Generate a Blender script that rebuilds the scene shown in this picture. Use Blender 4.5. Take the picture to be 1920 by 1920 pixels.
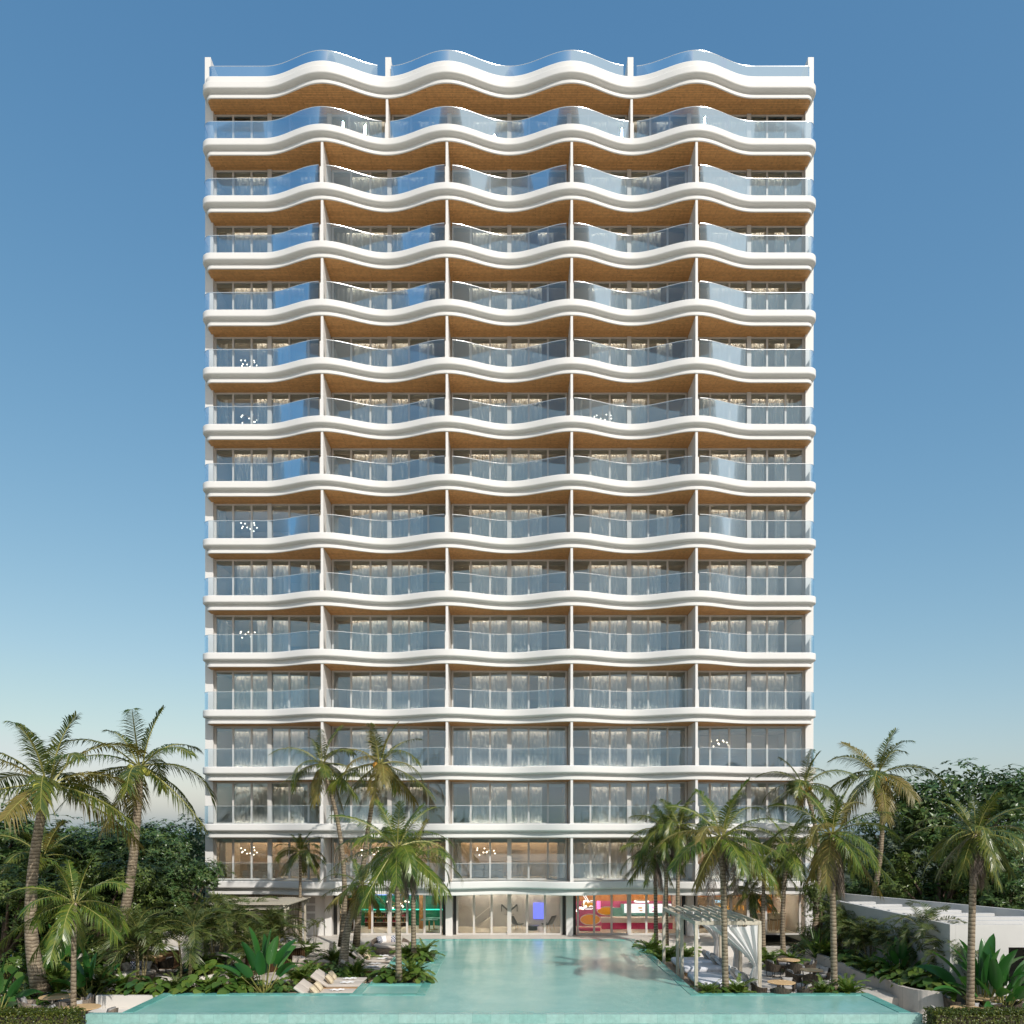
import bpy, bmesh, math, random
from mathutils import Vector, Matrix
R = math.radians
random.seed(7)
sc = bpy.context.scene
for o in list(bpy.data.objects): bpy.data.objects.remove(o)
col = sc.collection
PI = math.pi

# ------------------------------------------------------------------ camera, sky, sun, exposure
F, HX, HY, CZ = 1600.0, 955.0, 1560.0, 6.1          # focal length in photo pixels, vanishing point, eye height
cd = bpy.data.cameras.new('camera'); cam = bpy.data.objects.new('camera', cd); col.objects.link(cam)
cam.location = (0, 0, CZ); cam.rotation_euler = (R(90), 0, 0)
cd.sensor_width = 36; cd.lens = 36 * F / 1920
cd.shift_x = (960 - HX) / 1920; cd.shift_y = (HY - 960) / 1920
cd.clip_start = .5; cd.clip_end = 9000
sc.camera = cam
SUN_EL, SUN_AZ = R(39), R(32)                        # sun behind the viewer, to the right
w = bpy.data.worlds.new('World'); sc.world = w; w.use_nodes = True
nt = w.node_tree; bg = nt.nodes['Background']; bg.inputs['Strength'].default_value = .132
sky = nt.nodes.new('ShaderNodeTexSky'); sky.sky_type = 'NISHITA'; sky.sun_disc = False
sky.sun_elevation = SUN_EL
sky.air_density = 1.0; sky.dust_density = 1.5; sky.ozone_density = 3.0; sky.altitude = 0
# a film-like response for the sky: deeper blue overhead, paler and less steep towards the horizon and the sun
sep = nt.nodes.new('ShaderNodeSeparateColor'); cmb = nt.nodes.new('ShaderNodeCombineColor'); nt.links.new(sky.outputs[0], sep.inputs[0])
for i, (a_, p_) in enumerate(((.79, 1.12), (1.18, .78), (1.66, .53))):
    pw = nt.nodes.new('ShaderNodeMath'); pw.operation = 'POWER'; pw.inputs[1].default_value = p_; nt.links.new(sep.outputs[i], pw.inputs[0])
    ml = nt.nodes.new('ShaderNodeMath'); ml.operation = 'MULTIPLY'; ml.inputs[1].default_value = a_; nt.links.new(pw.outputs[0], ml.inputs[0])
    mn = nt.nodes.new('ShaderNodeMath'); mn.operation = 'MINIMUM'; mn.inputs[1].default_value = 4.4; nt.links.new(ml.outputs[0], mn.inputs[0])
    nt.links.new(mn.outputs[0], cmb.inputs[i])
nt.links.new(cmb.outputs[0], bg.inputs[0])
sd = Vector((math.sin(SUN_AZ) * math.cos(SUN_EL), -math.cos(SUN_AZ) * math.cos(SUN_EL), math.sin(SUN_EL)))
sky.sun_rotation = math.atan2(sd.x, sd.y)
sl = bpy.data.lights.new('sun', 'SUN'); sl.energy = 3.05; sl.angle = R(.5); sl.color = (1, .945, .87)
so = bpy.data.objects.new('sun', sl); col.objects.link(so)
so.rotation_euler = (-sd).to_track_quat('-Z', 'Y').to_euler()
sc.view_settings.view_transform = 'Standard'; sc.view_settings.look = 'None'
sc.view_settings.gamma = 1; sc.view_settings.exposure = .36
sc.cycles.max_bounces = 10; sc.cycles.transparent_max_bounces = 24
sc.cycles.glossy_bounces = 4; sc.cycles.diffuse_bounces = 5
sc.cycles.caustics_reflective = False; sc.cycles.caustics_refractive = False
sc.cycles.sample_clamp_indirect = 4

# ------------------------------------------------------------------ materials
def nodes(name):
    m = bpy.data.materials.new(name); m.use_nodes = True
    t = m.node_tree
    return m, t, t.nodes['Principled BSDF'], t.nodes['Material Output']
def N(t, kind, **kw):
    n = t.nodes.new(kind)
    for k, v in kw.items():
        if k.startswith('i_'): n.inputs[k[2:].replace('_', ' ')].default_value = v
        else: setattr(n, k, v)
    return n
def c4(c): return (c[0], c[1], c[2], 1)
def ramp(t, fac, stops):
    r = N(t, 'ShaderNodeValToRGB'); e = r.color_ramp.elements
    while len(e) < len(stops): e.new(.5)
    for q, (p, c) in zip(e, stops): q.position = p; q.color = c4(c)
    t.links.new(fac, r.inputs[0]); return r.outputs[0]
def mul(c, k): return tuple(min(1, a * k) for a in c)
def mat(name, c, rough=.6, var=.08, vs=1.5, bump=0., bs=40, metal=0., spec=.4, emit=None, es=0, coord='Object', stretch=(1, 1, 1)):
    m, t, b, o = nodes(name)
    tc = N(t, 'ShaderNodeTexCoord'); mp = N(t, 'ShaderNodeMapping'); mp.inputs['Scale'].default_value = stretch
    t.links.new(tc.outputs[coord], mp.inputs[0])
    n = N(t, 'ShaderNodeTexNoise', i_Scale=vs, i_Detail=6.0, i_Roughness=.6)
    t.links.new(mp.outputs[0], n.inputs['Vector'])
    t.links.new(ramp(t, n.outputs['Fac'], [(.3, mul(c, 1 - var)), (.7, mul(c, 1 + var))]), b.inputs['Base Color'])
    b.inputs['Roughness'].default_value = rough; b.inputs['Metallic'].default_value = metal
    b.inputs['Specular IOR Level'].default_value = spec
    if bump:
        n2 = N(t, 'ShaderNodeTexNoise', i_Scale=bs, i_Detail=4.0); t.links.new(mp.outputs[0], n2.inputs['Vector'])
        bp = N(t, 'ShaderNodeBump', i_Strength=bump, i_Distance=.02); t.links.new(n2.outputs['Fac'], bp.inputs['Height'])
        t.links.new(bp.outputs[0], b.inputs['Normal'])
    if emit:
        b.inputs['Emission Color'].default_value = c4(emit); b.inputs['Emission Strength'].default_value = es
    return m
def brickmat(name, c1, c2, cm, sx, sy, mortar=.01, rough=.5, axes='xy', bump=.3, offset=.5, var=.15, nscale=3, spec=.4, bias=0.):
    """planks, tiles and panels: a brick pattern in metres on two chosen axes"""
    m, t, b, o = nodes(name)
    tc = N(t, 'ShaderNodeTexCoord'); sp = N(t, 'ShaderNodeSeparateXYZ'); t.links.new(tc.outputs['Object'], sp.inputs[0])
    cb = N(t, 'ShaderNodeCombineXYZ')
    for i, a in enumerate(axes): t.links.new(sp.outputs['xyz'.index(a)], cb.inputs[i])
    br = N(t, 'ShaderNodeTexBrick', i_Scale=1.0, i_Mortar_Size=mortar, i_Mortar_Smooth=.2, i_Bias=bias, i_Brick_Width=sx, i_Row_Height=sy)
    br.offset = offset
    br.inputs['Color1'].default_value = c4(c1); br.inputs['Color2'].default_value = c4(c2); br.inputs['Mortar'].default_value = c4(cm)
    t.links.new(cb.outputs[0], br.inputs['Vector'])
    n = N(t, 'ShaderNodeTexNoise', i_Scale=nscale, i_Detail=8.0, i_Roughness=.65); t.links.new(tc.outputs['Object'], n.inputs['Vector'])
    v = ramp(t, n.outputs['Fac'], [(.3, (1 - var,) * 3), (.7, (1.,) * 3)])
    mx = N(t, 'ShaderNodeMix', data_type='RGBA', blend_type='MULTIPLY'); mx.inputs['Factor'].default_value = 1
    t.links.new(br.outputs['Color'], mx.inputs['A']); t.links.new(v, mx.inputs['B'])
    t.links.new(mx.outputs['Result'], b.inputs['Base Color'])
    b.inputs['Roughness'].default_value = rough; b.inputs['Specular IOR Level'].default_value = spec
    bp = N(t, 'ShaderNodeBump', i_Strength=bump, i_Distance=.01); bp.invert = True
    t.links.new(br.outputs['Fac'], bp.inputs['Height']); t.links.new(bp.outputs[0], b.inputs['Normal'])
    return m
def leafmat(name, stops, rough=.42, trans=.3, spec=.5, tcol=None):
    m, t, b, o = nodes(name)
    g = N(t, 'ShaderNodeNewGeometry')
    tc = N(t, 'ShaderNodeTexCoord')
    n = N(t, 'ShaderNodeTexNoise', i_Scale=.9, i_Detail=2.0); t.links.new(tc.outputs['Object'], n.inputs['Vector'])
    a = N(t, 'ShaderNodeMath', operation='MULTIPLY_ADD'); a.inputs[1].default_value = .55
    t.links.new(g.outputs['Random Per Island'], a.inputs[0])
    s = N(t, 'ShaderNodeMath', operation='MULTIPLY'); s.inputs[1].default_value = .5; t.links.new(n.outputs['Fac'], s.inputs[0])
    t.links.new(s.outputs[0], a.inputs[2])
    c = ramp(t, a.outputs[0], stops)
    t.links.new(c, b.inputs['Base Color'])
    b.inputs['Roughness'].default_value = rough; b.inputs['Specular IOR Level'].default_value = spec
    tr = N(t, 'ShaderNodeBsdfTranslucent')
    mxc = N(t, 'ShaderNodeMix', data_type='RGBA', blend_type='MULTIPLY'); mxc.inputs['Factor'].default_value = 1
    t.links.new(c, mxc.inputs['A']); mxc.inputs['B'].default_value = c4(tcol or (1, 1, .55))
    t.links.new(mxc.outputs['Result'], tr.inputs['Color'])
    ms = N(t, 'ShaderNodeMixShader'); ms.inputs[0].default_value = trans
    t.links.new(b.outputs[0], ms.inputs[1]); t.links.new(tr.outputs[0], ms.inputs[2]); t.links.new(ms.outputs[0], o.inputs[0])
    return m
def glassmat(name, tint, base, ior=1.5, rough=.0, rcol=(1, 1, 1), gain=1.0):
    """thin architectural glass: see-through tint plus a mirror share that grows at grazing angles"""
    m, t, b, o = nodes(name); t.nodes.remove(b)
    tr = N(t, 'ShaderNodeBsdfTransparent'); tr.inputs[0].default_value = c4(tint)
    gl = N(t, 'ShaderNodeBsdfGlossy'); gl.inputs['Color'].default_value = c4(rcol); gl.inputs['Roughness'].default_value = rough
    fr = N(t, 'ShaderNodeFresnel', i_IOR=ior)
    ma = N(t, 'ShaderNodeMath', operation='MULTIPLY_ADD', use_clamp=True); ma.inputs[1].default_value = gain; ma.inputs[2].default_value = base
    t.links.new(fr.outputs[0], ma.inputs[0])
    ms = N(t, 'ShaderNodeMixShader'); t.links.new(ma.outputs[0], ms.inputs[0])
    t.links.new(tr.outputs[0], ms.inputs[1]); t.links.new(gl.outputs[0], ms.inputs[2]); t.links.new(ms.outputs[0], o.inputs[0])
    return m
def curtainmat(name, c, transp):
    m, t, b, o = nodes(name); t.nodes.remove(b)
    d = N(t, 'ShaderNodeBsdfDiffuse'); d.inputs[0].default_value = c4(c)
    tl = N(t, 'ShaderNodeBsdfTranslucent'); tl.inputs[0].default_value = c4(mul(c, .9))
    tp = N(t, 'ShaderNodeBsdfTransparent')
    a = N(t, 'ShaderNodeMixShader'); a.inputs[0].default_value = .22
    t.links.new(d.outputs[0], a.inputs[1]); t.links.new(tl.outputs[0], a.inputs[2])
    q = N(t, 'ShaderNodeMixShader'); q.inputs[0].default_value = transp
    t.links.new(a.outputs[0], q.inputs[1]); t.links.new(tp.outputs[0], q.inputs[2]); t.links.new(q.outputs[0], o.inputs[0])
    return m
def emis(name, c, s):
    m, t, b, o = nodes(name)
    b.inputs['Base Color'].default_value = c4(mul(c, .6)); b.inputs['Emission Color'].default_value = c4(c); b.inputs['Emission Strength'].default_value = s
    return m
def trunkmat(name, c1, c2, ring=7.0):
    m, t, b, o = nodes(name)
    tc = N(t, 'ShaderNodeTexCoord')
    wv = N(t, 'ShaderNodeTexWave', bands_direction='Z', wave_profile='SAW', i_Scale=ring / 6.283 * 2, i_Distortion=3.5, i_Detail=4.0, i_Detail_Scale=2.5)
    t.links.new(tc.outputs['Object'], wv.inputs['Vector'])
    n = N(t, 'ShaderNodeTexNoise', i_Scale=6.0, i_Detail=6.0); t.links.new(tc.outputs['Object'], n.inputs['Vector'])
    a = ramp(t, wv.outputs['Fac'], [(0., mul(c1, .35)), (.22, c1), (.8, c2), (1., mul(c2, 1.1))])
    v = ramp(t, n.outputs['Fac'], [(.3, (.55, .55, .55)), (.7, (1, 1, 1))])
    mx = N(t, 'ShaderNodeMix', data_type='RGBA', blend_type='MULTIPLY'); mx.inputs['Factor'].default_value = 1
    t.links.new(a, mx.inputs['A']); t.links.new(v, mx.inputs['B']); t.links.new(mx.outputs['Result'], b.inputs['Base Color'])
    b.inputs['Roughness'].default_value = .85; b.inputs['Specular IOR Level'].default_value = .2
    bp = N(t, 'ShaderNodeBump', i_Strength=.7, i_Distance=.03); t.links.new(wv.outputs['Fac'], bp.inputs['Height']); t.links.new(bp.outputs[0], b.inputs['Normal'])
    return m
def wickermat(name, c1, c2):
    m, t, b, o = nodes(name)
    tc = N(t, 'ShaderNodeTexCoord')
    g = N(t, 'ShaderNodeTexNoise', i_Scale=14.0, i_Detail=3.0)
    mp = N(t, 'ShaderNodeMapping'); mp.inputs['Scale'].default_value = (3, 3, .25); t.links.new(tc.outputs['Object'], mp.inputs[0])
    t.links.new(mp.outputs[0], g.inputs['Vector'])
    t.links.new(ramp(t, g.outputs['Fac'], [(.38, c1), (.6, c2)]), b.inputs['Base Color'])
    b.inputs['Roughness'].default_value = .75
    bp = N(t, 'ShaderNodeBump', i_Strength=.8, i_Distance=.02); t.links.new(g.outputs['Fac'], bp.inputs['Height']); t.links.new(bp.outputs[0], b.inputs['Normal'])
    return m
def checkmat(name, c1, c2, s):
    m, t, b, o = nodes(name)
    tc = N(t, 'ShaderNodeTexCoord')
    ch = N(t, 'ShaderNodeTexChecker', i_Scale=s); ch.inputs['Color1'].default_value = c4(c1); ch.inputs['Color2'].default_value = c4(c2)
    t.links.new(tc.outputs['Object'], ch.inputs['Vector']); t.links.new(ch.outputs[0], b.inputs['Base Color']); b.inputs['Roughness'].default_value = .9
    return m

M = {}
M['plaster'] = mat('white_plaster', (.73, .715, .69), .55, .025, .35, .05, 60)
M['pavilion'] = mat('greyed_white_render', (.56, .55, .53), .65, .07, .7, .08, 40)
M['plaster2'] = mat('pale_render', (.66, .62, .57), .7, .06, .8, .1, 40)
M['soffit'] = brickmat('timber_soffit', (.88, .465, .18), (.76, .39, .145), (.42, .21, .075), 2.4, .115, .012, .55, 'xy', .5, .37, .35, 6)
M['floor'] = mat('stone_floor', (.74, .69, .61), .6, .06)
M['frame'] = mat('window_metal', (.60, .575, .54), .38, .03, 2, metal=.0)
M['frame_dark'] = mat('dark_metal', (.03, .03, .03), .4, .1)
M['rail'] = mat('polished_rail', (.75, .77, .78), .25, .02, metal=.6)
M['win'] = glassmat('window_glass', (.90, .92, .92), .08, 1.5, .0, (.70, .89, 1.0), 1.4)
M['shopglass'] = glassmat('shop_glass', (.93, .95, .945), .0, 1.45)
M['bal'] = glassmat('balustrade_glass', (.91, .95, .975), .03, 1.5, .0, (.70, .88, 1.0), .75)
M['sheer'] = curtainmat('sheer_curtain', (.84, .82, .79), .07)
M['drape'] = curtainmat('heavy_curtain', (.30, .28, .25), .0)
M['cabana_cloth'] = curtainmat('white_voile', (.80, .79, .78), .04)
M['room'] = mat('room_paint', (.56, .49, .42), .8, .05)
M['ceil'] = mat('ceiling_paint', (.62, .57, .51), .8, .03)
M['blind'] = mat('roller_blind', (.66, .62, .54), .8, .03)
M['warm'] = emis('curtain_wash_glow', (1, .88, .74), 15)
M['bulb'] = emis('glass_bulb', (1, .86, .70), 5)
M['brass'] = mat('brass', (.55, .36, .12), .3, .1, metal=.9)
M['tile'] = brickmat('turquoise_tile', (.25, .50, .46), (.36, .58, .54), (.20, .39, .36), .62, .31, .006, .28, 'xz', .15, .5, .28, 5, .5)
M['tiletop'] = brickmat('turquoise_coping', (.13, .42, .37), (.20, .50, .44), (.09, .30, .27), .5, .5, .006, .25, 'yx', .15, .5, .22, 5, .5)
M['mosaic'] = brickmat('pool_mosaic', (.30, .74, .66), (.42, .80, .72), (.34, .66, .60), .09, .09, .006, .4, 'xy', .1, 0, .2, 2)
M['paving'] = mat('speckled_paving', (.52, .48, .43), .75, .16, 22, .1, 60)
M['terr'] = brickmat('stone_paving', (.56, .53, .48), (.62, .59, .54), (.42, .4, .36), 1.2, .6, .008, .6, 'xy', .2, .5, .1, 6)
M['panelwall'] = brickmat('panelled_wall', (.53, .48, .44), (.6, .55, .5), (.38, .35, .32), .75, 4, .01, .6, 'yz', .2, 0, .12, 5)
M['deckwood'] = brickmat('deck_boards', (.36, .25, .17), (.44, .31, .21), (.1, .07, .05), 2.5, .12, .008, .6, 'xy', .4, .4, .3, 8)
M['soil'] = mat('planting_soil', (.05, .045, .025), .95, .4, 8, .5, 20)
M['ground'] = mat('rough_ground', (.05, .06, .03), .95, .35, .05); M['sand'] = mat('pale_sand', (.60, .54, .45), .95, .10, .05)
M['teak'] = mat('teak', (.50, .29, .12), .45, .2, 6, .1, 30, stretch=(1, 6, 6))
M['tabletop'] = mat('oak_table_top', (.62, .42, .22), .42, .14, 5, .05, 30, stretch=(1, 8, 8))
M['bleached'] = mat('weathered_timber', (.50, .45, .36), .7, .25, 3, .2, 30, stretch=(5, 5, 1))
M['wicker_dark'] = wickermat('dark_rope_weave', (.022, .018, .013), (.10, .075, .05))
M['wicker'] = wickermat('taupe_rope_weave', (.14, .11, .085), (.34, .28, .22))
M['cushion'] = mat('oatmeal_cushion', (.56, .50, .44), .9, .06, 8, .1, 120)
M['cushion2'] = mat('straw_cushion', (.62, .52, .36), .9, .1, 10, .1, 120)
M['cushgrey'] = mat('grey_cushion', (.40, .385, .37), .9, .12, 12, .1, 120)
M['white_cloth'] = mat('white_cotton', (.75, .74, .73), .9, .04, 6, .15, 40)
M['bedding'] = mat('pale_blue_grey_bedding', (.66, .67, .71), .9, .05, 5, .3, 14)
M['check'] = checkmat('blue_white_check', (.72, .72, .72), (.02, .035, .12), 14)
M['marble'] = mat('pale_marble', (.60, .58, .49), .25, .15, 1.5)
M['trunk'] = trunkmat('palm_bark', (.24, .185, .125), (.44, .36, .26), 7)
M['trunk_pale'] = trunkmat('pale_ringed_bark', (.30, .25, .18), (.50, .43, .33), 8)
M['bark'] = mat('tree_bark', (.12, .085, .06), .9, .35, 4, .5, 20)
M['stem'] = trunkmat('areca_stem', (.28, .24, .12), (.40, .36, .2), 9)
M['frond'] = leafmat('palm_leaf', [(.15, (.026, .056, .011)), (.45, (.065, .100, .015)), (.75, (.145, .16, .022)), (.95, (.26, .21, .04))], .34, .22)
M['frond2'] = leafmat('young_palm_leaf', [(.15, (.030, .075, .011)), (.5, (.085, .140, .018)), (.9, (.21, .23, .03))], .34, .24)
M['frond_old'] = leafmat('yellowing_palm_leaf', [(.15, (.10, .10, .02)), (.5, (.20, .17, .04)), (.9, (.30, .22, .07))], .45, .3)
M['dry'] = leafmat('dry_palm_leaf', [(.15, (.07, .055, .045)), (.5, (.17, .13, .105)), (.9, (.30, .24, .2))], .8, .1)
M['rachis'] = mat('frond_stalk', (.26, .25, .07), .5, .15)
M['areca'] = leafmat('areca_leaf', [(.15, (.035, .065, .014)), (.5, (.085, .125, .030)), (.9, (.17, .18, .045))], .4, .3)
M['fern'] = leafmat('fern_leaf', [(.15, (.035, .09, .014)), (.5, (.095, .17, .025)), (.9, (.20, .25, .045))], .42, .3)
M['broad'] = leafmat('broad_leaf', [(.15, (.022, .065, .014)), (.5, (.065, .14, .028)), (.9, (.16, .21, .05))], .3, .25)
M['banana'] = leafmat('banana_leaf', [(.15, (.020, .095, .020)), (.5, (.040, .150, .030)), (.9, (.075, .19, .04))], .28, .3)
M['tree'] = leafmat('tree_leaf', [(.15, (.026, .064, .018)), (.5, (.066, .128, .036)), (.9, (.16, .21, .065))], .30, .24)
M['tree2'] = leafmat('tree_leaf_yellowish', [(.15, (.036, .070, .012)), (.5, (.09, .14, .028)), (.9, (.19, .225, .055))], .36, .25)
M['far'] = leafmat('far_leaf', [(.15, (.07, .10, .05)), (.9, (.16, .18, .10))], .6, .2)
M['hedge'] = leafmat('hedge_leaf', [(.15, (.03, .055, .006)), (.5, (.075, .105, .012)), (.9, (.16, .16, .025))], .35, .25)
M['moss'] = leafmat('ground_cover_leaf', [(.15, (.05, .075, .008)), (.9, (.14, .16, .02))], .6, .2)
M['coco'] = mat('coconut_green_yellow', (.42, .40, .07), .4, .2, 3)
M['coco_or'] = mat('coconut_orange', (.62, .30, .05), .4, .2, 3)

# ------------------------------------------------------------------ mesh helpers
class MB:
    def __init__(s): s.v = []; s.f = []; s.mi = []; s.cur = 0
    def face(s, *idx): s.f.append(idx); s.mi.append(s.cur)
    def quad(s, a, b, c, d):
        n = len(s.v); s.v += [tuple(a), tuple(b), tuple(c), tuple(d)]; s.face(n, n + 1, n + 2, n + 3)
    def box(s, x0, x1, y0, y1, z0, z1):
        n = len(s.v)
        s.v += [(x0, y0, z0), (x1, y0, z0), (x1, y1, z0), (x0, y1, z0), (x0, y0, z1), (x1, y0, z1), (x1, y1, z1), (x0, y1, z1)]
        for q in ((0, 3, 2, 1), (4, 5, 6, 7), (0, 1, 5, 4), (1, 2, 6, 5), (2, 3, 7, 6), (3, 0, 4, 7)): s.face(*[n + i for i in q])
    def obox(s, c, ux, uy, uz):
        """box from centre and three half-vectors"""
        c, ux, uy, uz = map(Vector, (c, ux, uy, uz)); n = len(s.v)
        for sz in (-1, 1):
            for sx, sy in ((-1, -1), (1, -1), (1, 1), (-1, 1)): s.v.append(tuple(c + ux * sx + uy * sy + uz * sz))
        for q in ((0, 3, 2, 1), (4, 5, 6, 7), (0, 1, 5, 4), (1, 2, 6, 5), (2, 3, 7, 6), (3, 0, 4, 7)): s.face(*[n + i for i in q])
    def bar(s, a, b, w, h=None):
        a, b = Vector(a), Vector(b); d = (b - a); L = d.length; d.normalize()
        up = Vector((0, 0, 1)) if abs(d.z) < .95 else Vector((0, 1, 0))
        sx = d.cross(up).normalized(); sz = sx.cross(d).normalized(); h = h or w
        s.obox((a + b) / 2, d * L / 2, sx * w / 2, sz * h / 2)
    def tube(s, pts, rad, seg=8, cap=True):
        pts = [Vector(p) for p in pts]; n0 = len(s.v)
        if not hasattr(rad, '__len__'): rad = [rad] * len(pts)
        ref = Vector((1, 0, 0))
        for i, p in enumerate(pts):
            d = (pts[min(i + 1, len(pts) - 1)] - pts[max(i - 1, 0)]).normalized()
            if abs(d.dot(ref)) > .9: ref = Vector((0, 1, 0))
            a = (ref - d * ref.dot(d)).normalized(); b = d.cross(a); ref = a
            for k in range(seg):
                an = 2 * PI * k / seg; s.v.append(tuple(p + a * math.cos(an) * rad[i] + b * math.sin(an) * rad[i]))
        for i in range(len(pts) - 1):
            for k in range(seg):
                k2 = (k + 1) % seg; s.face(n0 + i * seg + k, n0 + i * seg + k2, n0 + (i + 1) * seg + k2, n0 + (i + 1) * seg + k)
        if cap:
            s.face(*[n0 + k for k in reversed(range(seg))]); e = n0 + (len(pts) - 1) * seg; s.face(*[e + k for k in range(seg)])
    def lathe(s, prof, seg=24, c=(0, 0, 0), a0=0, a1=2 * PI):
        full = abs(a1 - a0 - 2 * PI) < 1e-6; n0 = len(s.v); m = seg if full else seg + 1
        for r, z in prof:
            for k in range(m):
                an = a0 + (a1 - a0) * k / seg; s.v.append((c[0] + r * math.cos(an), c[1] + r * math.sin(an), c[2] + z))
        for i in range(len(prof) - 1):
            for k in range(seg):
                k2 = (k + 1) % m; s.face(n0 + i * m + k, n0 + i * m + k2, n0 + (i + 1) * m + k2, n0 + (i + 1) * m + k)
    def grid(s, fn, nu, nv):
        n0 = len(s.v)
        for j in range(nv + 1):
            for i in range(nu + 1): s.v.append(tuple(fn(i / nu, j / nv)))
        for j in range(nv):
            for i in range(nu):
                a = n0 + j * (nu + 1) + i; s.face(a, a + 1, a + nu + 2, a + nu + 1)
    def sphere(s, c, r, seg=10, sq=(1, 1, 1)):
        n0 = len(s.v); rings = max(4, seg // 2)
        for j in range(rings + 1):
            th = PI * j / rings
            for k in range(seg):
                an = 2 * PI * k / seg
                s.v.append((c[0] + r * sq[0] * math.sin(th) * math.cos(an), c[1] + r * sq[1] * math.sin(th) * math.sin(an), c[2] + r * sq[2] * math.cos(th)))
        for j in range(rings):
            for k in range(seg):
                k2 = (k + 1) % seg; s.face(n0 + j * seg + k, n0 + (j + 1) * seg + k, n0 + (j + 1) * seg + k2, n0 + j * seg + k2)
    def prism(s, poly, z0, z1):
        n0 = len(s.v); n = len(poly)
        s.v += [(p[0], p[1], z0) for p in poly] + [(p[0], p[1], z1) for p in poly]
        s.face(*[n0 + i for i in reversed(range(n))]); s.face(*[n0 + n + i for i in range(n)])
        for i in range(n):
            j = (i + 1) % n; s.face(n0 + i, n0 + j, n0 + n + j, n0 + n + i)
    def mesh(s, name, mats, smooth=False, bevel=0, merge=False):
        me = bpy.data.meshes.new(name); me.from_pydata(s.v, [], s.f)
        for m in (mats if isinstance(mats, (list, tuple)) else [mats]): me.materials.append(m)
        me.polygons.foreach_set('material_index', s.mi)
        if bevel or merge:
            b = bmesh.new(); b.from_mesh(me)
            if merge: bmesh.ops.remove_doubles(b, verts=b.verts, dist=1e-4)
            if bevel: bmesh.ops.bevel(b, geom=list(b.edges), offset=bevel, segments=2, affect='EDGES', profile=.6)
            b.to_mesh(me); b.free()
        if smooth: me.polygons.foreach_set('use_smooth', [True] * len(me.polygons))
        me.update(); return me
def link(name, me, parent=None, loc=(0, 0, 0), rot=0, scale=1.0):
    o = bpy.data.objects.new(name, me); col.objects.link(o)
    o.location = loc; o.rotation_euler = (0, 0, rot)
    if scale != 1.0: o.scale = (scale,) * 3
    if parent is not None: o.parent = parent
    return o
def tag(o, label=None, cat=None, group=None, kind=None):
    if label: o['label'] = label
    if cat: o['category'] = cat
    if group: o['group'] = group
    if kind: o['kind'] = kind
    return o
def thing(name, label, cat, loc=(0, 0, 0), rot=0, group=None, scale=1.0):
    return tag(link(name, None, None, loc, rot, scale), label, cat, group)
def copy_tree(o, parent=None):
    c = o.copy(); col.objects.link(c)
    if parent is not None: c.parent = parent
    for ch in list(o.children): copy_tree(ch, c)
    return c
def struct(name, me, loc=(0, 0, 0)): return tag(link(name, me, None, loc), kind='structure')
def at(px, d, z=0.): return Vector(((px - HX) * d / F, d, z))
def gnd(px, py, z=0.):
    d = (CZ - z) * F / (py - HY); return Vector(((px - HX) * d / F, d, z))
def zat(py, d): return CZ - (py - HY) * d / F
def single(name, me, label, cat, loc=(0, 0, 0), rot=0, group=None, scale=1.0):
    return tag(link(name, me, None, loc, rot, scale), label, cat, group)
LD = -.5                                              # level of the lower garden terraces

# ------------------------------------------------------------------ ground, terraces and pool
mb = MB(); mb.quad((-3000, -3000, -3.2), (3000, -3000, -3.2), (3000, 3000, -3.2), (-3000, 3000, -3.2))
struct('ground', mb.mesh('ground', M['ground']))
mb = MB(); mb.quad((-500, -260, -3.19), (500, -260, -3.19), (500, 28.5, -3.19), (-500, 28.5, -3.19)); struct('bounce_beach', mb.mesh('bounce_beach', M['sand']))  # unseen pale sand sheet, added to bounce sunlight up onto the soffits
mb = MB()
for r in ((-60, -13.1, 34.0, 47), (-13.1, -3.5, 32.0, 47.0), (7.15, 13.6, 32.0, 47.0), (13.6, 60, 34.0, 47)):
    mb.box(r[0], r[1], r[2], r[3], -3.2, LD)
struct('garden_terrace', mb.mesh('garden_terrace', M['paving']))
mb = MB(); mb.box(-60, -13.1, 47, 95, -3.2, LD); mb.box(13.6, 60, 47, 95, -3.2, LD); mb.box(-13.1, 13.6, 51.2, 95, -3.2, LD); struct('rear_garden', mb.mesh('rear_garden', M['soil']))
mb = MB()
mb.box(-60, -13.1, 28.6, 34.0, -3.2, -.9); mb.box(13.6, 60, 28.6, 34.0, -3.2, -.9)
struct('dining_terrace', mb.mesh('dining_terrace', M['paving']))
mb = MB()
mb.box(-13.1, -5.3, 47.0, 51.2, -3.2, 0); mb.box(-5.3, 7.15, 48.7, 51.2, -3.2, 0); mb.box(7.15, 13.6, 47.0, 51.2, -3.2, 0)
struct('upper_terrace', mb.mesh('upper_terrace', M['terr']))
mb = MB()
for i, (d0, d1) in enumerate(((46.2, 47), (45.4, 46.2))): mb.box(8, 15.4, d0, d1, LD, -.17 * (i + 1))
struct('terrace_steps', mb.mesh('terrace_steps', M['terr']))
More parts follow.
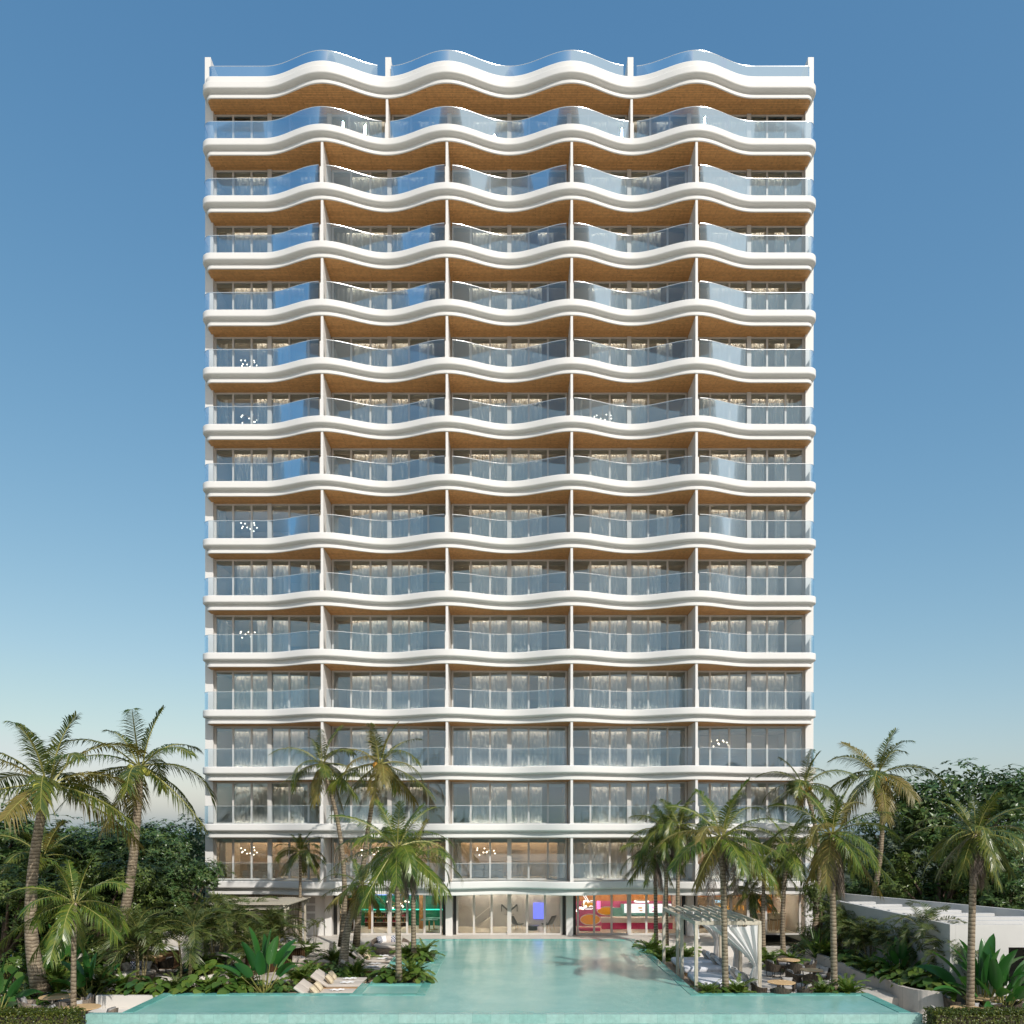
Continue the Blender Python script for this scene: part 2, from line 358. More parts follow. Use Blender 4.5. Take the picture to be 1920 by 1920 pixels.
# pool shell: floor, walls and coping
mb = MB()
mb.quad((-12.75, 28.9, -1.25), (13.2, 28.9, -1.25), (13.2, 32.0, -1.25), (-12.75, 32.0, -1.25))
mb.quad((-3.15, 32.0, -1.25), (6.8, 32.0, -1.25), (6.8, 48.3, -1.25), (-3.15, 48.3, -1.25))
mb.quad((-4.9, 43.6, -.45), (-3.15, 43.6, -.45), (-3.15, 48.3, -.45), (-4.9, 48.3, -.45))
mb.quad((-3.15, 32, -1.25), (-3.15, 48.3, -1.25), (-3.15, 48.3, -.05), (-3.15, 32, -.05))
mb.quad((6.8, 48.3, -1.25), (6.8, 32, -1.25), (6.8, 32, -.05), (6.8, 48.3, -.05))
mb.quad((-4.9, 48.3, -1.25), (6.8, 48.3, -1.25), (6.8, 48.3, -.05), (-4.9, 48.3, -.05))
struct('pool_floor', mb.mesh('pool_floor', M['mosaic']))
mb = MB(); mb.box(-14.2, 13.85, 28.6, 28.9, -3.2, -.012)
struct('pool_front_wall', mb.mesh('pool_front_wall', M['tile']))
mb = MB()
mb.box(-13.1, -12.75, 28.9, 32.35, -3.2, 0); mb.box(13.2, 13.6, 28.9, 32.35, -3.2, 0)
mb.box(-12.75, -3.15, 32.0, 32.35, -3.2, 0); mb.box(6.8, 13.2, 32.0, 32.35, -3.2, 0)
mb.box(6.8, 7.15, 32.35, 48.7, -3.2, 0); mb.box(-3.5, -3.15, 32.35, 43.6, -3.2, 0)
mb.box(-5.3, -3.5, 43.25, 43.6, -3.2, 0); mb.box(-5.3, -4.9, 43.6, 48.7, -3.2, 0); mb.box(-4.9, 6.8, 48.3, 48.7, -3.2, 0)
mb.box(-5.95, -5.6, 32.35, 34.4, -3.2, 0); mb.box(-5.6, -3.5, 34.1, 34.4, -3.2, .012)
mb.box(-5.6, -3.5, 38.1, 38.4, -3.2, 0); mb.box(-5.6, -3.5, 39.9, 40.2, -3.2, 0)
struct('pool_coping', mb.mesh('pool_coping', M['tiletop'], bevel=0))
# water
m, t, b, o_ = nodes('pool_water'); t.nodes.remove(b)
tc = N(t, 'ShaderNodeTexCoord'); mp = N(t, 'ShaderNodeMapping'); mp.inputs['Scale'].default_value = (1, .6, 1); t.links.new(tc.outputs['Object'], mp.inputs[0])
n1 = N(t, 'ShaderNodeTexNoise', i_Scale=4.5, i_Detail=5.0, i_Roughness=.8); t.links.new(mp.outputs[0], n1.inputs['Vector'])
n2 = N(t, 'ShaderNodeTexNoise', i_Scale=1.3, i_Detail=2.0); t.links.new(mp.outputs[0], n2.inputs['Vector'])
ad = N(t, 'ShaderNodeMath', operation='MULTIPLY_ADD'); ad.inputs[1].default_value = 2.5; t.links.new(n2.outputs['Fac'], ad.inputs[0]); t.links.new(n1.outputs['Fac'], ad.inputs[2])
bp = N(t, 'ShaderNodeBump', i_Strength=1.0, i_Distance=.011); t.links.new(ad.outputs[0], bp.inputs['Height'])
df = N(t, 'ShaderNodeBsdfDiffuse'); t.links.new(bp.outputs[0], df.inputs['Normal'])
n3 = N(t, 'ShaderNodeTexNoise', i_Scale=.5, i_Detail=5.0, i_Roughness=.65); t.links.new(tc.outputs['Object'], n3.inputs['Vector'])
t.links.new(ramp(t, n3.outputs['Fac'], [(.3, (.22, .52, .47)), (.7, (.35, .64, .58))]), df.inputs['Color'])
gl = N(t, 'ShaderNodeBsdfGlossy'); gl.inputs['Roughness'].default_value = .10; t.links.new(bp.outputs[0], gl.inputs['Normal'])
fr = N(t, 'ShaderNodeFresnel', i_IOR=2.5)
ms = N(t, 'ShaderNodeMixShader'); t.links.new(fr.outputs[0], ms.inputs[0]); t.links.new(df.outputs[0], ms.inputs[1]); t.links.new(gl.outputs[0], ms.inputs[2])
t.links.new(ms.outputs[0], o_.inputs[0]); M['water'] = m
mb = MB(); zw = -.025
for r in ((-12.75, 13.2, 28.9, 32.0), (-3.15, 6.8, 32.0, 48.3), (-4.9, -3.15, 43.6, 48.3)):
    mb.quad((r[0], r[2], zw), (r[1], r[2], zw), (r[1], r[3], zw), (r[0], r[3], zw))
for r in ((-5.6, -3.5, 32.35, 34.1), (-5.6, -3.5, 38.4, 39.9)):
    mb.quad((r[0], r[2], zw), (r[1], r[2], zw), (r[1], r[3], zw), (r[0], r[3], zw))
struct('pool_water', mb.mesh('pool_water', M['water']))
mb = MB()
for r in ((-5.6, -3.5, 32.35, 34.1), (-5.6, -3.5, 38.4, 39.9)): mb.box(r[0], r[1], r[2], r[3], LD, -.3)
struct('basin_floor', mb.mesh('basin_floor', M['mosaic']))
mb = MB(); mb.box(7.16, 7.75, 33.0, 41.0, LD, -.14); mb.box(7.75, 10.3, 32.6, 41.0, LD, -.30)
struct('cabana_deck', mb.mesh('cabana_deck', M['deckwood']))
mb = MB(); mb.box(-9.8, -5.96, 32.4, 43.0, LD, LD + .03)
struct('lounger_deck', mb.mesh('lounger_deck', M['deckwood']))

# ------------------------------------------------------------------ the apartment building
D0 = F / 32.5; AMP = 1.013; GY = 50.67; HW = 3.55; PITCH = 3.298; Z0 = 46.15
def ztop(k): return Z0 - PITCH * k
def wave(x):
    x = abs(x)
    if x > 14.2: return 0.
    return .5 + .5 * math.cos(PI * (x - HW) / HW)
def outline():
    pts = []; xe, r = 17.87, .62; yc = D0 + r
    pts.append((-xe, 50.85)); pts.append((-xe, 50.3))
    for i in range(9):
        a = PI + PI / 2 * i / 8; pts.append((-xe + r + r * math.cos(a), yc + r * math.sin(a)))
    n = 150
    for i in range(1, n):
        x = -(xe - r) + 2 * (xe - r) * i / n; pts.append((x, D0 - AMP * wave(x)))
    for i in range(9):
        a = -PI / 2 + PI / 2 * i / 8; pts.append((xe - r + r * math.cos(a), yc + r * math.sin(a)))
    pts.append((xe, 50.3)); pts.append((xe, 50.85)); return pts
OUT = outline()
def inset(o):
    res = []
    for i, p in enumerate(OUT):
        a, b = OUT[max(i - 1, 0)], OUT[min(i + 1, len(OUT) - 1)]
        tx, ty = b[0] - a[0], b[1] - a[1]; L = math.hypot(tx, ty); res.append((p[0] - ty / L * o, p[1] + tx / L * o))
    return res
def sweep(mb, prof, i0=0, i1=None, closed=False):
    rows = [inset(o) for o, z in prof]; i1 = len(OUT) if i1 is None else i1; n0 = len(mb.v); m = i1 - i0
    for (o, z), r in zip(prof, rows): mb.v += [(x, y, z) for x, y in r[i0:i1]]
    for j in range(len(prof) - (0 if closed else 1)):
        j2 = (j + 1) % len(prof)
        for i in range(m - 1): mb.face(n0 + j * m + i, n0 + j2 * m + i, n0 + j2 * m + i + 1, n0 + j * m + i + 1)
def plate(mb, o, z, up):
    r = inset(o); yb = 50.9
    for a, b in zip(r[:-1], r[1:]):
        if b[0] - a[0] < 1e-4: continue
        q = [(a[0], a[1], z), (b[0], b[1], z), (b[0], yb, z), (a[0], yb, z)]
        mb.quad(*(q if up else q[::-1]))
BY = 50.85
tower = thing('apartment_building', 'tall white apartment tower with wavy balconies and timber soffits behind the pool', 'building', (0, BY, 0))
def part(name, me, parent=tower, loc=None, **kw):
    return link(name, me, parent, (loc if loc is not None else (0, -BY, 0)))
# balcony slab: fascia with a rounded lower edge, a cove, a second thinner band, and the floor
PROF = [(.05, 0), (.012, -.012), (0, -.04), (0, -.052), (0, -.328), (0, -.34), (.012, -.385), (.05, -.42), (.11, -.44), (.125, -.442), (.2, -.45), (.29, -.455), (.34, -.47), (.34, -.50), (.30, -.505), (.29, -.515),
        (.29, -.60), (.245, -.615), (.235, -.63), (.235, -.642), (.235, -.763), (.235, -.775), (.25, -.795), (.30, -.80)]
mb = MB(); sweep(mb, PROF); n_ = len(mb.f); mb.cur = 1; plate(mb, .05, 0, True)
slab_me = mb.mesh('balcony_slab', [M['plaster'], M['floor']], True)
slab_me.polygons.foreach_set('use_smooth', [i < n_ for i in range(len(slab_me.polygons))])
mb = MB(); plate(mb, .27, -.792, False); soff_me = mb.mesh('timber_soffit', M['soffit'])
# interior floor plates
mb = MB(); mb.box(-17.5, 17.5, 50.9, 61.0, -.79, -.02); inner_me = mb.mesh('floor_plate', M['ceil'])
for k in range(-1, 14):
    s = part('balcony_slab', slab_me, loc=(0, -BY, ztop(k)))
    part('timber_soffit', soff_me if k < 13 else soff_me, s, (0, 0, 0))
    part('floor_plate', inner_me, s, (0, 0, 0))
# outer shell
mb = MB(); mb.box(-17.95, -17.48, 50.36, 61.6, 0, ztop(-1) + .25); part('side_wall', mb.mesh('side_wall', M['plaster']))
mb = MB(); mb.box(17.48, 17.95, 50.36, 61.6, 0, ztop(-1) + .25); part('side_wall', mb.mesh('side_wall', M['plaster']))
mb = MB(); mb.box(-17.48, 17.48, 61.2, 61.598, 0, ztop(-1) + .25); part('back_wall', mb.mesh('back_wall', M['plaster']))
# roof parapet, glass rail, fins
zr = ztop(-1)
mb = MB(); sweep(mb, [(.2, .0), (.15, .05), (.15, .062), (.15, .348), (.15, .36), (.18, .41), (.24, .43), (.42, .43), (.42, 0)]); plate(mb, .42, .02, True)
part('roof_parapet', mb.mesh('roof_parapet', M['plaster'], True), loc=(0, -BY, zr))
NI = len(OUT)
def rail(z0, z1, o, i0, i1, th=.016):
    m1 = MB(); sweep(m1, [(o, z0), (o, z1)], i0, i1); sweep(m1, [(o + th, z1), (o + th, z0)], i0, i1)
    m2 = MB(); sweep(m2, [(o - .008, z1 - .01), (o - .008, z1 + .014), (o + th + .008, z1 + .014), (o + th + .008, z1 - .01)], i0, i1, True)
    return m1.mesh('glass_balustrade', M['bal'], True), m2.mesh('rail_cap', M['rail'])
def idx(x): return min(range(11, NI - 11), key=lambda i: abs(OUT[i][0] - x))
for a, b in ((1, idx(-7.3)), (idx(-6.85), idx(6.85)), (idx(7.3), NI - 1)):
    g, c = rail(.43, 1.12, .32, a, b); p = part('glass_balustrade', g, loc=(0, -BY, zr)); part('rail_cap', c, p, (0, 0, 0))
for x in (-17.55, -7.05, 7.05, 17.55):
    mb = MB(); y0 = D0 + .42 - AMP * wave(x)
    mb.box(x - .17, x + .17, y0, y0 + 1.6, .0, 1.74); part('roof_fin', mb.mesh('roof_fin', M['plaster'], bevel=.012), loc=(0, -BY, zr))
# bays: divider walls, balustrades, windows
DIV = (-10.65, -3.55, 3.55, 10.65); DTOP = (-7.1, 7.1)
def divider(x):
    m1 = MB(); y0 = D0 - AMP * wave(x)
    m1.box(x - .07, x + .07, y0 + .29, GY - .03, .002, 2.5)
    m2 = MB(); m2.box(x - .105, x + .105, y0 + .17, y0 + .288, .001, 1.0)
    return m1.mesh('divider_wall', M['plaster'], bevel=.008), m2.mesh('divider_pier', M['plaster'], bevel=.008)
div_me = {x: divider(x) for x in DIV + DTOP}
bal_me = {}
for name, cuts in (('n', DIV), ('t', DTOP)):
    e = [1] + [idx(c) for c in cuts] + [NI - 2]; L = []
    for j in range(len(e) - 1):
        L.append(rail(-.03, 1.03, .10, e[j] + (1 if j else 0), e[j + 1] + (0 if j < len(e) - 2 else 1)))
    bal_me[name] = L
H = 2.49
def window(xs, thick):
    """xs: mullion centres from end to end; thick: the ones that are broad posts"""
    f = MB(); x0, x1 = xs[0], xs[-1]
    f.box(x0, x1, GY - .05, GY + .05, .003, .075); f.box(x0, x1, GY - .05, GY + .19, H - .0, H + .0135); f.box(x0, x1, GY - .05, GY + .05, H - .085, H - .0005)
    for i, x in enumerate(xs):
        if x in thick: f.box(x - .125, x + .125, GY - .14, GY + .06, .002, H + .003)
        else:
            a = .055; c = x + (.055 if i == 0 else -.055 if i == len(xs) - 1 else 0)
            f.box(c - a, c + a, GY - .053, GY + .053, .004, H - .002)
    g = MB(); g.box(x0 + .02, x1 - .02, GY - .012, GY + .012, .02, H - .02)
    b = MB(); b.box(x0 + .02, x1 - .02, GY + .07, GY + .10, H - .30, H - .02)
    return f.mesh('window', M['frame']), g.mesh('pane', M['win']), b.mesh('roller_blind', M['blind'])
def mods(a, m_, b):
    return [a] + [a + (m_ - a) * i / 3 for i in (1, 2)] + [m_] + [m_ + (b - m_) * i / 3 for i in (1, 2)] + [b]
BAYS = [(-17.48, -14.2, -10.77), (-10.53, -7.1, -3.67), (-3.43, 0., 3.43), (3.67, 7.1, 10.53), (10.77, 14.2, 17.48)]
win_n = [window(mods(*b), (b[1],)) for b in BAYS]
xt = lambda *p: sum([[a + (b - a) * i / 3 for i in range(3)] for a, b in zip(p[:-1], p[1:])], []) + [p[-1]]
TB = [(-17.48, -14.2, -10.65, -7.22), (-6.98, -3.55, 0., 3.55, 6.98), (7.22, 10.65, 14.2, 17.48)]
win_t = [window(xt(*b), b[1:-1]) for b in TB]
def curtains(spans, seed, heavy=False):
    rd = random.Random(seed); c = MB()
    for a, b in spans:
        n = max(6, int((b - a) / .05)); ph = rd.random() * 6; fr = rd.uniform(5.5, 8)
        c.grid(lambda u, v: (a + (b - a) * u, GY + .30 + .05 * math.sin(ph + u * (b - a) * 2 * PI * fr / 2) + .025 * math.sin(u * (b - a) * 31 + ph), .03 + v * (H - .05)), n, 1)
    return c.mesh('curtain', M['drape'] if heavy else M['sheer'], True)
def spans_for(b, mode):
    a, m_, e = b; w_ = (m_ - a) / 3; w2 = (e - m_) / 3
    return {0: [(a + w_ * .9, m_ - .1), (m_ + .1, m_ + w2 * 1.7)], 1: [(a + w_ * 1.1, m_ - .1), (m_ + .1, m_ + w2 * .9), (m_ + w2 * 1.5, e - w2 * .7)],
            2: [(a + .05, a + w_ * .6), (m_ - w_ * .8, m_ + w2 * .9)], 3: [(a + .1, a + w_ * .5), (e - w2 * .5, e - .1)],
            4: [(a + .1, m_ - .1), (m_ + .1, e - .2)]}[mode]
cur_me = {}
def curtain_mesh(bi, mode):
    if (bi, mode) not in cur_me: cur_me[(bi, mode)] = curtains(spans_for(BAYS[bi], mode), bi * 10 + mode)
    return cur_me[(bi, mode)]
# chandelier of branching rods and glass bulbs
def chandelier_mesh(seed):
    rd = random.Random(seed); c = MB(); c.tube([(0, 0, 0), (0, 0, -.75)], .012, 6)
    for i in range(11):
        a = rd.uniform(0, 6.28); r = rd.uniform(.25, .62); z = -.8 + rd.uniform(-.28, .22)
        c.cur = 0; c.tube([(0, 0, -.72), (r * math.cos(a), r * .5 * math.sin(a), z)], .008, 5)
        c.cur = 1; c.sphere((r * math.cos(a), r * .5 * math.sin(a), z), .04, 8)
    return c.mesh('chandelier', [M['brass'], M['bulb']], True)
chand = [chandelier_mesh(s) for s in (3, 8, 12)]
# a storey of rooms: back wall, cross walls, hidden strips added to light the curtains
def rooms(cuts):
    r = MB(); yb = 55.4
    r.quad((-17.47, yb, 0), (17.47, yb, 0), (17.47, yb, 2.5), (-17.47, yb, 2.5))
    for x in cuts: r.box(x - .11, x + .11, GY + .06, yb - .01, .001, 2.502)
    return r.mesh('room_walls', M['room'])
rooms_n, rooms_t = rooms(DIV), rooms(DTOP)
def lamps():  # unseen glowing strips at head and floor, added to brighten the curtains
    r = MB()
    for b in BAYS:
        for u, v in ((b[0] + .9, b[1] - .25), (b[1] + .25, b[2] - .9)): (r.box(u, v, GY + .125, GY + .165, 2.44, 2.47), r.box(u, v, GY + .11, GY + .155, .004, .02))
    return r.mesh('hidden_curtain_wash', M['warm'])
wash_me = lamps()
def coves():
    r = MB()
    for b in BAYS: r.box(b[0] + .3, b[2] - .3, 55.05, 55.2, 2.38, 2.41); r.box(b[0] + .8, b[1] - .5, 53.0, 53.12, 2.44, 2.47); r.box(b[1] + .5, b[2] - .8, 53.0, 53.12, 2.44, 2.47)
    return r.mesh('cove_light', M['cove'])
M['cove'] = emis('warm_cove_light', (1, .66, .36), 7); cove_me = coves()
mb = MB(); 
for x0, x1 in ((-16.6, -14.6), (-9.4, -7.5), (-2.4, -.4), (4.6, 6.6), (11.6, 13.6)):
    mb.box(x0, x1, 53.2, 54.0, .0, .42); mb.box(x0, x1, 54.0, 54.2, .0, .8)
    for s in range(3): mb.box(x1 + .3, x1 + 1.1, 55.2, 55.39, .6 + .5 * s, .64 + .5 * s)
furn_me = mb.mesh('furniture', M['cushgrey'])
rd = random.Random(5)
SPECIAL = {(0, 0): 3, (1, 2): 3, (5, 0): 2, (5, 3): 2, (4, 0): 2, (7, 0): 3, (9, 0): 2, (11, 4): 3, (13, 0): 3, (13, 2): 3, (13, 1): 3, (13, 3): 4}
for k in range(0, 14):
    z = ztop(k); top = k == 0
    for (x) in (DTOP if top else DIV):
        d = part('divider_wall', div_me[x][0], loc=(0, -BY, z)); part('divider_pier', div_me[x][1], d, (0, 0, 0))
    for g, c in bal_me['t' if top else 'n']:
        p = part('glass_balustrade', g, loc=(0, -BY, z)); part('rail_cap', c, p, (0, 0, 0))
    rm = part('room_walls', rooms_t if top else rooms_n, loc=(0, -BY, z))
    part('hidden_curtain_wash', wash_me, rm, (0, 0, 0)); (part('cove_light', cove_me, rm, (0, 0, 0)) if k == 13 else None); part('furniture', furn_me, rm, (0, 0, 0))
    for j, (f, g, b) in enumerate(win_t if top else win_n):
        wdw = part('window', f, loc=(0, -BY, z)); part('pane', g, wdw, (0, 0, 0)); part('roller_blind', b, wdw, (0, 0, 0))
        if not top: part('curtain', curtain_mesh(j, SPECIAL.get((k, j), rd.choice((0, 0, 0, 1, 1, 4)))), wdw, (0, 0, 0))
        if j < 5 and not top:
            cx = BAYS[j][0] + (1.65 if j == 0 else 2.0)
            part('chandelier', chand[(k + j) % 3], wdw, (cx, GY + 1.25, H - .02))
        elif top:
            for jj in ([0, 1], [2], [3, 4])[j] if False else [(0, 1), (2,), (3, 4)][j]:
                part('curtain', curtain_mesh(jj, SPECIAL.get((0, jj), 1)), wdw, (0, 0, 0))
                part('chandelier', chand[jj % 3], wdw, (BAYS[jj][0] + 1.9, GY + 1.25, H - .02))
# ---- ground floor: columns and shopfronts
GH = 2.46
for x in (-10.65, -3.55, 3.55, 10.65):
    mb = MB(); mb.box(x - .2, x + .2, GY - .5, GY + .2, 0, GH); part('column', mb.mesh('column', M['plaster'], bevel=.01))
def shop(xs, thick):
    f = MB(); x0, x1 = xs[0], xs[-1]
    f.box(x0, x1, GY - .05, GY + .05, .003, .10); f.box(x0, x1, GY - .05, GY + .05, GH - .07, GH - .001)
    for i, x in enumerate(xs):
        if x in thick: f.box(x - .12, x + .12, GY - .13, GY + .06, .002, GH)
        else:
            c = x + (.06 if i == 0 else -.06 if i == len(xs) - 1 else 0); f.box(c - .06, c + .06, GY - .055, GY + .055, .004, GH - .002)
    g = MB(); g.box(x0 + .02, x1 - .02, GY - .012, GY + .012, .02, GH - .02)
    p = part('shopfront', f.mesh('shopfront', M['frame'])); part('pane', g.mesh('pane', M['shopglass']), p, (0, 0, 0))
for b in ((-10.2, -7.1, -4.0), (-3.15, 0., 3.15), (4.0, 7.1, 10.2), (11.05, 14.2, 17.3)): shop(mods(*b), (b[1],))
# dark slots beside the columns, back walls, side walls of the shops
for x in (-10.65, -3.55, 3.55, 10.65):
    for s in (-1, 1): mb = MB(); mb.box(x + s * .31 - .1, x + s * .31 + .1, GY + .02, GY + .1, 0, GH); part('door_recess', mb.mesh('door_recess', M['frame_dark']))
mb = MB(); mb.box(-17.47, 17.47, 57.0, 57.1, 0, GH)
for x in (-10.65, -3.55, 3.55, 10.65): mb.box(x - .1, x + .1, GY + .21, 57.0, 0, GH)
part('shop_walls', mb.mesh('shop_walls', M['room']))
mb = MB(); mb.quad((-17.4, 50.7, .006), (17.4, 50.7, .006), (17.4, 57, .006), (-17.4, 57, .006)); part('shop_floor', mb.mesh('shop_floor', M['floor']))
# the closed wall at the left end with three niches, and a timber slat screen
mb = MB(); mb.box(-12.25, -10.86, GY - .35, GY, 0, GH)
wl = part('niche_wall', mb.mesh('niche_wall', M['plaster']))
for i in range(3):
    mb = MB(); z = .95 + i * .47; mb.box(-11.95, -11.45, GY - .36, GY - .353, z, z + .34)
    part('niche', mb.mesh('niche', M['cushgrey']), wl, (0, 0, 0))
mb = MB()
for i in range(34): x = -17.2 + i * .145; mb.box(x, x + .06, GY - .4, GY - .32, 0, GH - .002)
mb.box(-17.4, -12.25, GY, GY + .1, 0, GH); part('slat_screen', mb.mesh('slat_screen', M['bleached']))

# ------------------------------------------------------------------ inside the four ground-floor rooms
MG = lambda n, c, **k: mat(n, c, **k)
M['green'] = mat('emerald_panel', (.008, .17, .105), .35, .2, 2); M['greenlight'] = emis('teal_light_strip', (.05, .85, .62), 1.0)
M['bluelight'] = emis('blue_light_strip', (.25, .4, 1.0), 2.0); M['darkwood'] = mat('dark_joinery', (.07, .04, .02), .4, .3, 3)
M['oak'] = mat('honey_oak', (.42, .22, .07), .4, .2, 3); M['orangewood'] = mat('orange_timber_lining', (.50, .22, .07), .5, .15, 3)
M['pink'] = mat('pink_panel', (.55, .10, .26), .5, .08, 2); M['hotpink'] = mat('hot_pink_front', (.62, .03, .16), .4, .08)
M['yellow'] = mat('yellow_disc', (.80, .42, .03), .4, .06); M['tealpaint'] = mat('teal_paint', (.16, .42, .38), .5, .06)
M['lobby'] = mat('grey_lobby_wall', (.46, .45, .45), .7, .06); M['taupe'] = mat('taupe_wall', (.27, .20, .14), .6, .06)
M['screen'] = emis('blue_screen', (.16, .19, .95), 1.0); M['menu'] = emis('white_menu_screen', (.95, .93, .95), .85)
M['neon_w'] = emis('white_neon', (1, .97, .95), 1.3); M['neon_p'] = emis('pink_neon', (1, .25, .62), 1.5); M['gold'] = mat('gold_letter', (.85, .45, .08), .3, .05, emit=(.9, .45, .06), es=.35)
M['blacksign'] = mat('charcoal_sign', (.05, .05, .05), .4, .05); M['signblue'] = emis('pale_blue_sign', (.45, .7, .9), 1.2)
M['softlight'] = emis('ceiling_light_panel', (1, .84, .64), 22.0)
def box1(name, x0, x1, y0, y1, z0, z1, m, par=None, bev=0):
    mb = MB(); mb.box(x0, x1, y0, y1, z0, z1); me = mb.mesh(name, m, bevel=bev)
    return part(name, me) if par is None else link(name, me, par)
# ceilings that light each room
for x0, x1 in ((-9.8, -4.4), (-2.8, 2.8), (4.3, 10.0), (11.3, 16.9)):
    mb = MB()
    for i in range(5): 
        c = x0 + (x1 - x0) * (i + .5) / 5; mb.box(c - .16, c + .16, 52.6, 52.9, GH - .035, GH - .01); mb.box(c - .16, c + .16, 54.6, 54.9, GH - .035, GH - .01)
    part('ceiling_light', mb.mesh('ceiling_light', M['softlight']))
# restaurant
rx = -7.1
box1('wall_panel', -10.5, -3.7, 55.6, 55.7, 0, GH, M['green']); box1('light_strip', -9.9, -4.3, 55.5, 55.59, 1.02, 1.09, M['greenlight'])
box1('light_strip', -9.8, -4.4, 55.5, 55.58, 2.0, 2.03, M['bluelight'])
s = thing('bottle_shelves', 'lit oak bottle shelves in front of the emerald restaurant wall', 'shelving', (rx - .9, 54.7, .01))
mb = MB(); mb.box(-1.3, 1.5, .3, .36, 0, .95); link('back_panel', mb.mesh('back_panel', M['darkwood']), s)
for z in (.28, .62, .93):
    mb = MB(); mb.box(-1.3, 1.5, 0, .3, z, z + .035); link('shelf', mb.mesh('shelf', M['marble']), s)
b_ = MB()
r2 = random.Random(2)
for z in (.315, .655):
    for i in range(26):
        x = -1.22 + i * .104; h = r2.uniform(.12, .2); b_.cur = r2.randrange(3); b_.lathe([(.001, 0), (.03, 0), (.03, h * .6), (.012, h * .75), (.012, h), (.001, h)], 7, (x, .14, z))
o = link('bottles', b_.mesh('bottles', [M['hotpink'], M['oak'], M['green']]), s); o['kind'] = 'stuff'
for i, x in enumerate((-9.6, -8.75, -6.05, -5.55)):
    mb = MB(); mb.box(x - .12, x + .12, 53.6, 53.84, .01, GH - .01)
    part('timber_post', mb.mesh('timber_post', M['oak'], bevel=.02))
mb = MB(); mb.box(-10.1, -9.35, 52.6, 52.7, .01, 1.9); dr = tag(link('tall_mirror', mb.mesh('tall_mirror', M['darkwood'])), 'dark arched mirror cabinet at the left end of the restaurant', 'cabinet')
mb = MB(); mb.box(-10.2, -10.1, 52.58, 52.72, .01, 2.0); mb.box(-9.35, -9.25, 52.58, 52.72, .01, 2.0); mb.box(-10.2, -9.25, 52.58, 52.72, 1.9, 2.0); link('frame', mb.mesh('frame', M['oak']), dr)
c = thing('chandelier', 'brass branching chandelier with small globes above the restaurant shelves', 'chandelier', (-6.95, 52.6, GH))
def brch():
    rd = random.Random(4); a_ = MB(); g_ = MB(); a_.tube([(0, 0, 0), (0, 0, -.9)], .015, 6)
    for i in range(16):
        a = rd.uniform(0, 6.28); r = rd.uniform(.3, .95); z = -.85 + rd.uniform(-.25, .3)
        a_.tube([(0, 0, -.8), (r * math.cos(a), r * .5 * math.sin(a), z)], .01, 5); g_.sphere((r * math.cos(a), r * .5 * math.sin(a), z), .05, 8)
    return a_.mesh('arms', M['brass'], True), g_.mesh('globes', M['bulb'], True)
a_, g_ = brch(); link('arms', a_, c); link('globes', g_, c)
for i, (x, y) in enumerate(((-4.9, 52.2), (-4.7, 53.2))):
    t_ = thing('dining_table', ('teal topped restaurant table nearest the glass by the column', 'teal topped restaurant table set further from the glass')[i], 'table', (x, y, .01))
    mb = MB(); mb.box(-.5, .5, -.35, .35, .7, .74); link('tabletop', mb.mesh('tabletop', M['tealpaint'], bevel=.01), t_)
    mb = MB(); mb.tube([(0, 0, 0), (0, 0, .7)], .04, 8); mb.lathe([(.001, 0), (.25, 0), (.25, .02), (.04, .04)], 16); link('pedestal', mb.mesh('pedestal', M['brass']), t_)
# lobby
box1('wall_panel', -3.4, 3.4, 55.0, 55.1, 0, GH, M['lobby'])
sg = thing('wall_sign', 'charcoal letter M emblem with small lettering on the grey lobby wall', 'sign', (0., 54.96, 0))
def stroke(mb, a, b, w): mb.bar((a[0], 0, a[1]), (b[0], 0, b[1]), .03, w)
mb = MB()
for sgn in (-1, 1): 
    stroke(mb, (sgn * .50, 1.42), (0, .98), .10); mb.box(sgn * .50 - .025, sgn * .50 + .025, -.017, .017, .98, 1.44)
link('emblem', mb.mesh('emblem', M['blacksign']), sg)
def text(name, body, size, m, par, loc, mirror=False, ext=.008, spacing=1.0):
    cu = bpy.data.curves.new(name, 'FONT'); cu.body = body; cu.size = size; cu.align_x = 'CENTER'; cu.extrude = ext; cu.space_character = spacing
    to = bpy.data.objects.new(name, cu); col.objects.link(to); bpy.context.view_layer.update()
    me = bpy.data.meshes.new_from_object(to.evaluated_get(bpy.context.evaluated_depsgraph_get())); bpy.data.objects.remove(to); bpy.data.curves.remove(cu)
    me.transform(Matrix.Rotation(R(90), 4, 'X'))
    if mirror: me.transform(Matrix.Scale(-1, 4, (1, 0, 0))); me.flip_normals()
    me.materials.clear(); me.materials.append(m); return link(name, me, par, loc)
text('lettering', 'BELL   AR', .10, M['blacksign'], sg, (0, -.01, .76), spacing=1.5)
mb = MB(); mb.box(1.55, 2.25, 54.9, 54.97, .5, 1.55); tag(link('wall_screen', mb.mesh('wall_screen', M['screen'])), 'glowing blue upright screen on the lobby wall', 'screen')
st = MB(); 
for i in range(10): st.box(-2.1 + i * .1, -2.0 + i * .1, 54.2, 54.9, 0, .05 + i * .075)
s = tag(link('staircase', st.mesh('staircase', M['plaster2'])), 'pale staircase rising behind the left lobby glass', 'stairs')
mb = MB(); mb.bar((-2.3, 54.15, .5), (-1.05, 54.15, 1.5), .03, .05); link('handrail', mb.mesh('handrail', M['plaster']), s)
